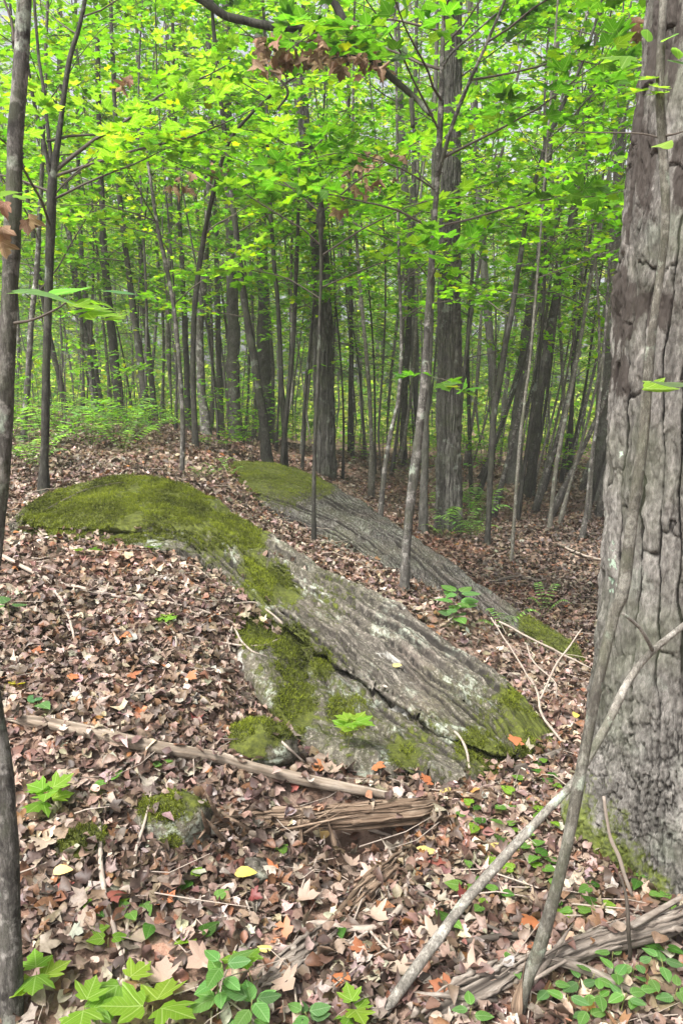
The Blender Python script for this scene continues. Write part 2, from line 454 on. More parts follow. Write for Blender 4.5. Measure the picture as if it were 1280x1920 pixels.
ROCK_BVH = None
def G(u, v, lift=0.0):
    """the ground point seen at photo pixel (u, v)"""
    r = ray(u, v)
    t = np.concatenate([np.arange(1.2, 8, 0.02), np.arange(8, 40, 0.1)])
    pts = np.array([0, 0, CAM_Z]) + r[None, :] * t[:, None]
    below = pts[:, 2] < height(pts[:, 0], pts[:, 1]) + lift
    i = int(np.argmax(below)) if below.any() else len(t) - 1
    if ROCK_BVH is not None:
        h = ROCK_BVH.ray_cast(Vector((0, 0, CAM_Z)), Vector([float(c) for c in r]), 40.0)
        if h[0] is not None and h[0].y < pts[i][1]: return np.array(h[0])
    return pts[i]

def B(u, d, dz=0.0):
    """ground point in picture column u (near eye level), d metres ahead"""
    x = (u - 640) / FOC * d * cp
    for _ in range(3):
        z = H(x, d); x = (u - 640) / FOC * ((d) * cp - (z - CAM_Z) * sp)
    return np.array([x, d, z + dz])

xs = np.unique(np.concatenate([np.arange(-8, 8.01, 0.12), np.arange(-40, -8, 0.8), np.arange(8, 40, 0.8), np.linspace(-120, -40, 9), np.linspace(40, 120, 9)]))
ys = np.unique(np.concatenate([np.arange(-6, 14, 0.12), np.arange(14, 50, 0.6), np.linspace(50, 150, 12), np.linspace(-40, -6, 6)]))
gx, gy = np.meshgrid(xs, ys)
cxx, cyy = np.clip(gx, -60, 60), np.clip(gy, -8, 120)
gz = height(cxx, cyy)
V = np.stack([gx.ravel(), gy.ravel(), gz], -1)
nx, ny = len(xs), len(ys)
ii = (np.arange(ny - 1)[:, None] * nx + np.arange(nx - 1)[None, :]).ravel()
part("ground", V, np.stack([ii, ii + 1, ii + nx + 1, ii + nx], -1), M_GROUND, smooth=True, kind='structure')

# ------------------------------------------------------------------ rocks
BLADES = []
def blob_mask(V, blobs):
    u, v = proj(V)
    m = np.zeros(len(V))
    for bb in blobs:
        bu, bv, br = bb[:3]
        m = np.maximum(m, (1 - np.clip(np.hypot(u - bu, v - bv) / br, 0, 2) * 0.6) * (bb[3] if len(bb) > 3 else 1.0))
    return np.clip(m, 0, 1)

def moss_tufts(parent, V, T, mask, n, h=0.0075, bright=None):
    """short upright moss blades over the faces where mask is high"""
    fm = mask[T].mean(1)
    a, b, c = V[T[:, 0]], V[T[:, 1]], V[T[:, 2]]
    cr = np.cross(b - a, c - a); ar = np.linalg.norm(cr, axis=1)
    w = ar * (fm > 0.45)
    if w.sum() <= 0: return
    k = rng.choice(len(T), n, p=w / w.sum())
    r1, r2 = rng.random(n), rng.random(n); s = r1 + r2 > 1; r1[s] = 1 - r1[s]; r2[s] = 1 - r2[s]
    p = a[k] + (b[k] - a[k]) * r1[:, None] + (c[k] - a[k]) * r2[:, None]
    keep = 1.7 * fbm(p * 6, 4, 31) + (fm[k] - 0.55) * 1.7 > 0.0
    p = p[keep]; k = k[keep]; n = len(p)
    nr = norm(cr[k]); nr[nr[:, 2] < 0] *= -1
    nr = norm(nr + np.array([0, 0, 0.5]))
    cush = fbm(p * 16, 3, 78); p = p + nr * (0.012 * np.clip(cush + 0.2, 0, 1))[:, None]
    tone = np.clip(0.5 + 0.75 * fbm(p * 4, 4, 77) + 0.5 * cush + 0.2 * rng.standard_normal(n), 0, 1)
    colr = np.array([0.02, 0.025, 0.005]) * (1 - tone[:, None]) + np.array([0.19, 0.23, 0.022]) * tone[:, None]
    Vs, As = [], []
    for q in range(3):
        az = rng.random(n) * 6.283
        side = np.stack([np.cos(az), np.sin(az), np.zeros(n)], -1)
        lean = rng.standard_normal((n, 3)) * 0.45
        hh = h * (0.5 + rng.random(n))[:, None]
        off = rng.standard_normal((n, 3)) * 0.004
        Vs.append(np.stack([p + off - side * h * 0.3, p + off + side * h * 0.3, p + off + (nr + lean) * hh], 1).reshape(-1, 3))
        As.append(np.repeat(colr * (0.8 + 0.4 * rng.random((n, 1))), 3, 0))
    Vt = np.vstack(Vs)
    part("moss", Vt, np.arange(len(Vt)).reshape(-1, 3), M_MOSS, parent, {"col": np.vstack(As)}, kind='stuff')

def bedded_rock(name, label, stations, segs, n_along, mat, grooves, moss, n_moss, seed, amp=0.02, gdepth=0.02, streak_dir=0.0, lin_amp=0.08):
    """stations: list of profiles (each the same number of 3D points, back foot to front foot); segs: subdivisions per profile segment"""
    S = np.array(stations, float)                      # (ns, k, 3)
    ns, k = S.shape[:2]
    G3 = catmull(S.reshape(ns, -1), n_along).reshape(n_along, k, 3)
    rows = []
    for i in range(k - 1):
        t = np.linspace(0, 1, segs[i], endpoint=(i == k - 2))
        rows.append(G3[:, i, None, :] * (1 - t)[None, :, None] + G3[:, i + 1, None, :] * t[None, :, None])
    X = np.concatenate(rows, 1)                        # (n_along, m, 3)
    m = X.shape[1]
    # metres along and across
    along = np.cumsum(np.concatenate([[0], np.linalg.norm(np.diff(G3[:, k // 2], axis=0), axis=1)]))
    al = np.repeat(along[:, None], m, 1)
    ac = np.concatenate([np.zeros((n_along, 1)), np.cumsum(np.linalg.norm(np.diff(X, axis=1), axis=2), axis=1)], 1)
    du = np.gradient(X, axis=0); dv = np.gradient(X, axis=1)
    nr = norm(np.cross(dv, du)); nr[nr[..., 1] > 0.6] *= 1
    if nr[..., 2].mean() < 0: nr = -nr
    q = X
    disp = amp * 1.6 * fbm(q * 2.2, 4, seed) + amp * 0.8 * fbm(q * 9, 4, seed + 3) + amp * 0.3 * fbm(q * 34, 3, seed + 5)
    tq = fbm(q * 5.5, 4, seed + 40, 0.6) * 5; disp = disp + amp * 0.32 * (np.floor(tq) + sstep(0.8, 1.0, tq - np.floor(tq)))
    lin = np.stack([al * 1.6, ac * 30 + 2.0 * fbm(np.stack([al, ac * 2, al * 0], -1), 2, seed), al * 0], -1)
    disp = disp + amp * lin_amp * fbm(lin, 4, seed + 8, 0.6)
    # bedding seams along the rock: narrow recesses that wander, open and close
    warp = ac + 0.025 * fbm(np.stack([al * 0.8, ac * 1.5, al * 0], -1), 3, seed + 9) + streak_dir * al
    gm = np.zeros_like(ac)
    for gi, (pos, wd, dp) in enumerate(grooves):
        op = np.clip(0.65 + 1.1 * fbm(np.stack([al * 0.9 + gi * 7.7, al * 0 + gi, al * 0], -1), 2, seed + 20), 0, 1)
        gm = np.maximum(gm, dp * op * np.exp(-((warp - pos) / wd) ** 2))
    # each bed stands a little proud of or behind the next
    edges = np.array([g[0] for g in grooves])
    bed = np.searchsorted(edges, warp.ravel()).reshape(warp.shape)
    bedoff = (hash3(bed, bed * 0, bed * 0, seed) - 0.5) * gdepth * 0.8
    lo_e = edges[np.clip(bed - 1, 0, len(edges) - 1)]; hi_e = edges[np.clip(bed, 0, len(edges) - 1)]
    saw = np.clip((warp - lo_e) / np.maximum(hi_e - lo_e, 0.02), 0, 1) - 0.5
    mk0 = blob_mask(X.reshape(-1, 3), moss).reshape(ac.shape); calm = 1 - 0.85 * sstep(0.4, 0.75, mk0)
    bedoff = (bedoff + saw * gdepth * 0.75) * calm; gm = gm * calm; disp = disp * (0.45 + 0.55 * calm)
    X = X + nr * (disp + bedoff - gm * gdepth + (1 - calm) * 0.02 * fbm(q * 13, 4, seed + 60))[..., None]
    Vr = X.reshape(-1, 3)
    i0 = (np.arange(n_along - 1)[:, None] * m + np.arange(m - 1)[None, :]).ravel()
    Q = np.stack([i0, i0 + m, i0 + m + 1, i0 + 1], -1)
    mk = blob_mask(Vr, moss)
    up = nr.reshape(-1, 3)[:, 2]
    base = Vr.mean(0); base[2] = Vr[:, 2].min()
    root = thing(name, base, label, "rock")
    part("stone", Vr, Q, mat, root, {"along": al.ravel(), "across": ac.ravel(), "moss": mk, "groove": np.clip(gm.ravel(), 0, 1)}, smooth=False)
    T = np.vstack([Q[:, [0, 1, 2]], Q[:, [0, 2, 3]]])
    moss_tufts(root, Vr, T, mk, n_moss)
    BLADES.append((Vr, T))
    return root

def prof1(cb, cf, ck, lb, gap=0.055, under=0.13):
    """crest back, crest front, seam, foot -> full section with buried feet"""
    cb, cf, ck, lb = [P(*p) for p in (cb, cf, ck, lb)]
    mid = cf * 0.5 + ck * 0.5 + np.array([0, -0.02, 0.03])
    return [cb + np.array([0.05, 0.35, -0.45]), cb + np.array([0.0, 0.06, -0.05]), cb, cf, mid, ck,
            ck + np.array([0.0, under, -0.4 * gap]), ck + np.array([0, 0.02, -gap]),
            (ck + np.array([0, 0, -gap])) * 0.5 + lb * 0.5 + np.array([0, 0, 0.012]), lb, lb + np.array([0, -0.1, -0.35])]

st = [prof1((20,985,4.8),(20,985,4.72),(20,998,4.66),(20,1006,4.62), 0.004, 0.004),
      prof1((75,935,5.15),(60,965,4.85),(70,990,4.7),(80,1008,4.62), 0.01, 0.01),
      prof1((130,910,5.4),(125,950,5.0),(120,990,4.72),(120,1020,4.57), 0.015, 0.02),
      prof1((230,893,5.75),(220,945,5.05),(225,995,4.72),(230,1022,4.55), 0.015, 0.02),
      prof1((330,903,5.8),(330,958,5.1),(345,1010,4.7),(360,1050,4.42), 0.02, 0.03),
      prof1((420,952,5.5),(405,985,5.05),(430,1090,4.25),(430,1160,3.95), 0.03, 0.06),
      prof1((520,1018,5.2),(500,1038,4.95),(520,1163,4.02),(490,1272,3.5)),
      prof1((640,1085,4.85),(612,1092,4.6),(640,1250,3.78),(570,1385,3.2)),
      prof1((760,1152,4.5),(740,1162,4.32),(740,1315,3.57),(690,1425,3.07)),
      prof1((880,1228,4.15),(868,1244,3.98),(850,1382,3.36),(800,1448,3.02)),
      prof1((960,1288,3.9),(946,1300,3.76),(925,1412,3.25),(900,1450,3.05)),
      prof1((1035,1368,3.66),(1025,1384,3.56),(985,1425,3.3),(965,1446,3.15)),
      prof1((1052,1420,3.5),(1045,1425,3.44),(1010,1450,3.28),(1000,1460,3.18), 0.01, 0.01)]
gro = []
x = 0.5
while x < 2.4:
    gro.append((x, 0.003 + 0.003 * random.random(), 0.55 + 0.6 * random.random())); x += (0.04 + 0.075 * random.random()) if x < 1.2 else (0.07 + 0.16 * random.random())
ROCK1 = bedded_rock("rock_outcrop", "long bedded grey rock outcrop with moss on its left crown, nearer of the two ridges",
    st, [8, 5, 40, 75, 75, 5, 5, 60, 60, 6], 320, M_ROCK, gro,
    [(100,962,75),(170,940,80),(230,945,90),(300,930,90),(360,955,70),(420,980,50),(470,1010,38),(505,1095,48),(475,1060,30),(540,1115,30),
     (480,1180,45),(545,1205,42),(600,1245,28),(450,1160,40),(555,1330,50),(520,1385,50),(890,1400,42),(925,1425,45),(1000,1345,52),(1000,1385,50),(960,1310,30),(760,1410,38),(1035,1395,40),(560,1260,120,.6),(650,1340,110,.58),(780,1400,110,.55),(470,1110,90,.6),(400,1020,80,.6),(620,1120,90,.5),(960,1350,120,.6)],
    110000, 11, 0.022, 0.055)

def prof2(c, f, back=0.3):
    c, f = P(*c), P(c[0] * 0 + f[0], f[1], f[2] + 0.12)
    mid = c * 0.45 + f * 0.55 + np.array([0, -0.03, 0.05])
    return [c + np.array([0.15, back, -0.55]), c + np.array([0.03, 0.1, -0.05]), c, mid, f, f + np.array([0.02, 0.22, -0.07]), f + np.array([0, 0.2, -0.4])]
st = [prof2((385,885,8.6),(380,905,7.9)), prof2((430,866,8.9),(425,918,7.6)), prof2((480,864,8.7),(470,948,7.05)), prof2((540,874,8.5),(520,978,6.7)),
      prof2((600,897,8.25),(585,1015,6.3)), prof2((660,934,7.9),(660,1052,5.95)), prof2((740,985,7.35),(750,1090,5.65)),
      prof2((830,1048,6.55),(830,1128,5.4)), prof2((920,1112,5.9),(900,1172,5.12)), prof2((1000,1160,5.4),(965,1212,4.92)),
      prof2((1070,1200,5.12),(1055,1262,4.78)), prof2((1096,1238,5.0),(1085,1270,4.8)), prof2((1112,1275,4.95),(1105,1285,4.85))]
gro = []
x = 0.35
while x < 3.2:
    gro.append((x, 0.005 + 0.004 * random.random(), 0.6 + 0.6 * random.random())); x += 0.025 + 0.05 * random.random()
ROCK2 = bedded_rock("rock_ridge", "dark finely layered rock slab behind the gully, farther of the two ridges",
    st, [8, 5, 110, 120, 8, 5], 320, M_ROCK2, gro,
    [(480,868,75),(540,880,70),(430,872,60),(600,893,40),(1035,1190,50),(1085,1225,45),(470,905,35),(1000,1165,35)], 22000, 23, 0.018, 0.055, 0.0, 0.3)

def boulder(name, label, u, v, rx, ry, rz, mosspts, mat=M_ROCK, n_moss=2500, sink=0.35, seed=3):
    c = G(u, v)
    nu, nv = 64, 40
    th = np.linspace(0, 2 * math.pi, nu, endpoint=False); ph = np.linspace(0.02, math.pi - 0.02, nv)
    T, Ph = np.meshgrid(th, ph)
    d = np.stack([np.cos(T) * np.sin(Ph), np.sin(T) * np.sin(Ph), np.cos(Ph)], -1).reshape(-1, 3)
    r = 1 + 0.28 * fbm(d * 1.5 + seed, 3, seed) + 0.07 * fbm(d * 6 + seed, 3, seed + 1)
    Vb = d * r[:, None] * np.array([rx, ry, rz]) + c + np.array([0, 0, rz * (0.25 - sink)])
    i = (np.arange(nv - 1)[:, None] * nu); j = np.arange(nu)[None, :]; j2 = (j + 1) % nu
    Q = np.stack([i + j, i + nu + j, i + nu + j2, i + j2], -1).reshape(-1, 4)
    mk = blob_mask(Vb, mosspts)
    root = thing(name, c, label, "rock")
    part("stone", Vb, Q, mat, root, {"along": Vb[:, 0], "across": Vb[:, 2], "moss": mk, "groove": mk * 0}, smooth=True)
    TT = np.vstack([Q[:, [0, 1, 2]], Q[:, [0, 2, 3]]])
    moss_tufts(root, Vb, TT, mk, n_moss, 0.008)
    BLADES.append((Vb, TT))
boulder("boulder", "small pale stone capped with dark moss below the fallen branch", 325, 1545, 0.13, 0.12, 0.12, [(310,1475,75),(275,1500,35),(370,1490,35),(320,1590,28)], seed=3)
boulder("boulder", "low moss covered stone half buried in litter at far left", 150, 1585, 0.085, 0.07, 0.05, [(145,1565,75)], seed=8, n_moss=1500)
boulder("boulder", "mossy stone block under the lower edge of the outcrop", 485, 1405, 0.15, 0.13, 0.1, [(460,1370,60),(510,1360,45),(470,1400,30)], seed=5, sink=0.2)
boulder("boulder", "bare grey stone showing under the rotten log", 470, 1640, 0.075, 0.05, 0.05, [], seed=13, n_moss=10)
boulder("boulder", "pale flat stone beside the weathered log at right", 1160, 1780, 0.07, 0.04, 0.03, [], seed=17, n_moss=10)

rv, rt, off = [], [], 0
for Vb, Tb in BLADES:
    rv.append(Vb); rt.append(Tb + off); off += len(Vb)
ROCK_BVH = BVHTree.FromPolygons(np.vstack(rv).tolist(), np.vstack(rt).tolist())

# ------------------------------------------------------------------ leaves
def fan(right, centre=(0, 0.3)):
    """leaf outline from its right half -> vertices (centre first), triangle fan"""
    r = list(right); left = [(-x, y) for x, y in r[-2:0:-1]]
    o = r + left
    V = np.array([(centre[0], centre[1], 0)] + [(x, y, 0) for x, y in o], float)
    n = len(o)
    F = np.array([(0, 1 + i, 1 + (i + 1) % n) for i in range(n)])
    return V, F
MAPLE = fan([(0,0),(.2,-.05),(.44,.02),(.36,.17),(.53,.27),(.64,.54),(.46,.53),(.27,.48),(.3,.68),(.15,.78),(0,1.0)])
MAPLE_S = fan([(0,0),(.42,.0),(.4,.19),(.62,.52),(.3,.47),(.27,.7),(0,1.0)])
OVATE = fan([(0,0),(.2,.1),(.3,.34),(.26,.6),(.12,.86),(0,1)], (0, 0.4))
HEART = fan([(0,0.04),(.2,-.06),(.36,.08),(.39,.3),(.27,.6),(.1,.87),(0,1)], (0, 0.35))
LANCE = fan([(0,0),(.13,.25),(.14,.5),(.07,.8),(0,1)], (0, 0.45))
DIAMOND = (np.array([(0,0,0),(.36,.42,-.08),(0,1,0),(-.36,.42,-.08)], float), np.array([(0,1,2),(0,2,3)]))
CHIP = (np.array([(0,0,0),(.34,.3,.1),(.3,.75,-.05),(0,1,0.05),(-.36,.6,.08),(-.28,.2,-.06)], float), np.array([(0,1,2),(0,2,3),(0,3,4),(0,4,5)]))

def leaves(tpl, pos, dirv, nrm, size, colr, curl=0.3, jit=0.0):
    """many leaves as one mesh: V, F, colour"""
    T, F = tpl
    n = len(pos)
    dirv = norm(dirv); x = norm(np.cross(dirv, nrm)); z = np.cross(x, dirv)
    k = np.clip(rng.standard_normal((n, 3)), -1.5, 1.5) * curl
    X = np.repeat(T[None, :, 0], n, 0); Y = np.repeat(T[None, :, 1], n, 0)
    Z = T[None, :, 2] + k[:, :1] * X ** 2 * 1.6 + (k[:, 1:2] * 0.6 - 0.35 * curl) * (Y - 0.3) ** 2 + k[:, 2:] * X * (Y - 0.3) * 0.8
    if jit: Z = Z + rng.standard_normal(Z.shape) * jit
    s = np.asarray(size).reshape(-1, 1, 1)
    V = pos[:, None, :] + s * (X[..., None] * x[:, None, :] + Y[..., None] * dirv[:, None, :] + Z[..., None] * z[:, None, :])
    m = T.shape[0]
    Fa = (F[None] + (np.arange(n) * m)[:, None, None]).reshape(-1, 3)
    C = np.repeat(colr, m, 0)
    return V.reshape(-1, 3), Fa, C

def palette(cols, w, n, var=0.26):
    w = np.array(w, float); k = rng.choice(len(cols), n, p=w / w.sum())
    return np.clip(np.array(cols)[k] * (1 + var * rng.standard_normal((n, 1))) * (1 + 0.07 * rng.standard_normal((n, 3))), 0.004, 0.8)

GREENS = [(0.1, 0.235, 0.012), (0.14, 0.29, 0.012), (0.07, 0.18, 0.015), (0.24, 0.32, 0.012), (0.1, 0.23, 0.05)]
GW_FRESH = [4, 3, 2.6, 0.5, 0.6]
GW_YEL = [3, 4, 1.4, 1.5, 0.4]
GW_DARK = [3, 1, 4, 0.2, 1]
BROWNS = [(0.27, 0.2, 0.162), (0.18, 0.12, 0.09), (0.075, 0.046, 0.034), (0.36, 0.29, 0.25), (0.18, 0.09, 0.052), (0.3, 0.13, 0.05), (0.12, 0.076, 0.064), (0.44, 0.375, 0.33)]
BW = [5, 4.5, 4.5, 3.2, 1.8, 0.25, 3.2, 0.9]

CURLED = (np.array([(0,0,0),(0,.35,-.06),(0,.7,-.05),(0,1.02,.05),(.2,.12,.05),(.34,.42,.12),(.2,.78,.1),(-.2,.12,.05),(-.34,.42,.12),(-.2,.78,.1)], float),
          np.array([(0,4,1),(4,5,1),(1,5,2),(5,6,2),(2,6,3),(0,1,7),(7,1,8),(1,2,8),(8,2,9),(2,3,9)]))
# leaf variants that leaf objects (parts) share
def leaf_variants(tpl, cols, mat, n, curl, name="leaf"):
    out = []
    for i in range(n):
        V, F, C = leaves(tpl, np.zeros((1, 3)), np.array([[0, 1.0, 0]]), np.array([[0, 0, 1.0]]), [1.0], palette(cols, [1] * len(cols), 1, 0.15), curl)
        out.append(make_mesh(name, V, F, mat, {"col": C, "blade": np.stack([tpl[0][:, 0] + 0.7, tpl[0][:, 1], np.ones(len(V))], -1)}))
    return out
LV_MAPLE = leaf_variants(MAPLE, GREENS[:2] + GREENS[:1], M_LEAF, 10, 0.3)
LV_MAPLE_DK = leaf_variants(MAPLE, [GREENS[0], GREENS[2]], M_LEAF, 8, 0.3)
LV_LIME = leaf_variants(MAPLE, [(0.2, 0.34, 0.03), (0.15, 0.31, 0.025)], M_LEAF, 6, 0.25)
LV_PALE = leaf_variants(OVATE, [(0.11, 0.23, 0.07), (0.1, 0.22, 0.045)], M_LEAF, 6, 0.25)
LV_HEART = leaf_variants(HEART, [(0.09, 0.22, 0.025), (0.12, 0.27, 0.04), (0.13, 0.25, 0.02)], M_LEAF, 8, 0.3)
LV_GLAUC = leaf_variants(HEART, [(0.1, 0.2, 0.09), (0.1, 0.21, 0.07)], M_LEAF, 4, 0.2)
LV_YEL = leaf_variants(MAPLE, [(0.45, 0.4, 0.03)], M_LEAF, 2, 0.25)
LV_DEAD = leaf_variants(MAPLE, [(0.2, 0.13, 0.075), (0.14, 0.085, 0.048), (0.27, 0.19, 0.12)], M_DEADLEAF, 6, 0.9)
LV_OR = leaf_variants(MAPLE, [(0.3, 0.13, 0.055), (0.26, 0.1, 0.045)], M_LITTER, 4, 0.6, "fallen_leaf")
LV_RED = leaf_variants(MAPLE, [(0.2, 0.045, 0.035), (0.17, 0.05, 0.04)], M_LITTER, 3, 0.5, "fallen_leaf")
LV_YL = leaf_variants(OVATE, [(0.5, 0.4, 0.08), (0.5, 0.36, 0.15)], M_LITTER, 3, 0.4, "fallen_leaf")
LV_TAN = leaf_variants(MAPLE, [(0.38, 0.3, 0.24), (0.33, 0.235, 0.175)], M_LITTER, 5, 0.6, "fallen_leaf")

def leaf_matrix(pos, d, nrm, size):
    d = norm(np.asarray(d, float)); x = norm(np.cross(d, nrm)); z = np.cross(x, d)
    m = Matrix.Identity(4)
    for i in range(3):
        m[i][0] = float(x[i] * size); m[i][1] = float(d[i] * size); m[i][2] = float(z[i] * size); m[i][3] = float(pos[i])
    return m

def leaf_obj(variants, pos, d, nrm, size, parent=None, name="leaf"):
    o = bpy.data.objects.new(name, random.choice(variants)); COL.objects.link(o)
    if parent is not None:
        o.parent = parent; pos = np.asarray(pos) - np.array(parent.location)
    o.matrix_local = leaf_matrix(pos, d, nrm, size)
    return o

# ------------------------------------------------------------------ leaf litter
def litter_band(y0, y1, dens, tpl, smin, smax, curl, jit, tilt, lift):
    A = (y1 - y0) * 2 * (0.49 * (y0 + y1) / 2 + 0.9)
    n = int(A * dens)
    y = np.sqrt(rng.random(n) * ((y1 + 1.8) ** 2 - (y0 + 1.8) ** 2) + (y0 + 1.8) ** 2) - 1.8
    x = (rng.random(n) * 2 - 1) * (0.49 * y + 0.9)
    z = height(x, y)
    e = 0.04
    if y0 < 14:
        nx_, ny_ = (height(x + e, y) - z) / e, (height(x, y + e) - z) / e
    else:
        nx_ = ny_ = np.zeros(n)
    keep = np.ones(n, bool); onrock = np.zeros(n, bool)
    if y0 < 10:
        dn = Vector((0, 0, -1))
        for i in range(n):
            h = ROCK_BVH.ray_cast(Vector((x[i], y[i], 4.0)), dn, 6.0)
            if h[0] is not None and h[0].z > z[i] - 0.015:
                on = h[0].z - z[i]
                if on < 0.03 and rng.random() < 0.45: z[i] = h[0].z
                elif rng.random() < (0.03 + 0.3 * max(0.0, math.sin(x[i] * 7 + 3 * math.sin(y[i] * 5))) ** 4) and h[1].z > 0.8: z[i] = h[0].z; onrock[i] = True
                else: keep[i] = False
    keep &= ~((((x - 0.05) / 0.2) ** 2 + ((y - 2.72) / 0.1) ** 2 < 1) & (rng.random(n) < 0.8))
    bare = fbm(np.stack([x * 1.3, y * 1.3, x * 0], -1), 3, 41)
    keep &= ~((bare > 0.42) & (rng.random(n) < 0.6))
    x, y, z, nx_, ny_ = [a[keep] for a in (x, y, z, nx_, ny_)]
    onrock = onrock[keep]
    n = len(x)
    nrm = norm(np.stack([-nx_, -ny_, np.ones(n)], -1) + rng.standard_normal((n, 3)) * tilt * np.where(onrock, 0.5, 1.0)[:, None])
    nrm[:, 2] = np.abs(nrm[:, 2]) + 0.05; nrm = norm(nrm)
    az = rng.random(n) * 6.283
    d = np.stack([np.cos(az), np.sin(az), np.zeros(n)], -1); d = norm(d - nrm * (d * nrm).sum(-1, keepdims=True))
    size = smin + (smax - smin) * rng.random(n) ** 1.3
    pos = np.stack([x, y, z + np.where(onrock, 0.016, 0.004) + rng.random(n) * lift * np.where(onrock, 0.3, 1)], -1) - d * size[:, None] * 0.5
    pos += nrm * (size * 0.1 * rng.random(n))[:, None]
    c = palette(BROWNS, BW, n, 0.22) * np.array([0.74, 0.735, 0.69])
    tone = 1 + 0.45 * fbm(np.stack([x, y, x * 0], -1) * 1.6, 4, 50)
    damp = sstep(0.35, 1.1, x) * sstep(4.6, 6.0, y) * sstep(14, 9, y)
    tone = tone * (1 - 0.5 * damp)
    rust = sstep(0.15, 0.5, fbm(np.stack([x, y, x * 0], -1) * 0.8, 3, 60))[:, None] * 0.35
    c = c * tone[:, None] * (1 - rust) + c * np.array([1.15, 0.72, 0.55]) * rust
    return leaves(tpl, pos, d, nrm, size, np.clip(c, 0, 0.7), curl, jit)

pcs = [litter_band(1.1, 4.2, 1150, MAPLE_S, 0.03, 0.062, 0.75, 0.06, 0.34, 0.03),
       litter_band(1.1, 4.2, 1700, CURLED, 0.022, 0.058, 1.2, 0.05, 0.5, 0.035),
       litter_band(4.2, 7.5, 520, MAPLE_S, 0.032, 0.06, 0.75, 0.05, 0.36, 0.03),
       litter_band(4.2, 7.5, 950, CURLED, 0.025, 0.062, 1.0, 0.05, 0.5, 0.035),
       litter_band(7.5, 13, 620, CHIP, 0.03, 0.07, 0.8, 0.07, 0.5, 0.04),
       litter_band(13, 24, 150, CHIP, 0.05, 0.1, 0.6, 0.06, 0.45, 0.04)]
Vl, Fl, Cl = lump(pcs)
o = part("leaf_litter", Vl, Fl, M_LITTER, None, {"col": Cl}, kind='stuff')
tag(o, "brown and tan dead leaves carpeting the forest floor", "leaf litter")

# bright single leaves on the litter
def fallen(variants, label, group, spots, size):
    for u, v in spots:
        p = G(u, v, 0.03) + np.array([0, 0, 0.012])
        az = random.random() * 6.283
        o = leaf_obj(variants, p, (math.cos(az), math.sin(az), 0.1), norm(np.array([random.gauss(0, .25), random.gauss(-.25, .2), 1.0])), size * random.uniform(.8, 1.2), None, "fallen_leaf")
        tag(o, label, "leaf", group)
fallen(LV_OR, "dull orange dead maple leaf lying on the brown litter", "orange leaves on the litter",
       [(225,1195),(240,1270),(395,1160),(350,1272),(610,1440),(880,1500),(1005,1730),(745,1555),(520,1640),(680,1790),(850,1865),(700,1440),(130,1275),(60,1230),(795,1470),(540,1760),(1010,1780),(310,1700),(640,1830),(960,1395)], 0.06)
fallen(LV_RED, "dark red maple leaf lying on the brown litter", "red leaves on the litter",
       [(365,1355),(215,1675),(865,1690),(825,1625),(470,1685),(110,1670),(560,1480),(20,1120)], 0.05)
fallen(LV_YL, "yellowish oval leaf lying on the brown litter", "yellow leaves on the litter",
       [(735,1250),(510,1785),(440,1645),(815,1600),(840,1480),(1080,1340),(610,1560),(100,1640),(915,1600)], 0.06)
fallen(LV_TAN, "large pale tan dead leaf curled on top of the litter", "large tan leaves on the litter",
       [(700,1640),(270,1770),(660,1630),(560,1690),(300,1850),(430,1560),(150,1740),(760,1830),(390,1800),(90,1580),(240,1400),(880,1840),(530,1840),(820,1760),(690,1720),(620,1455)], 0.07)

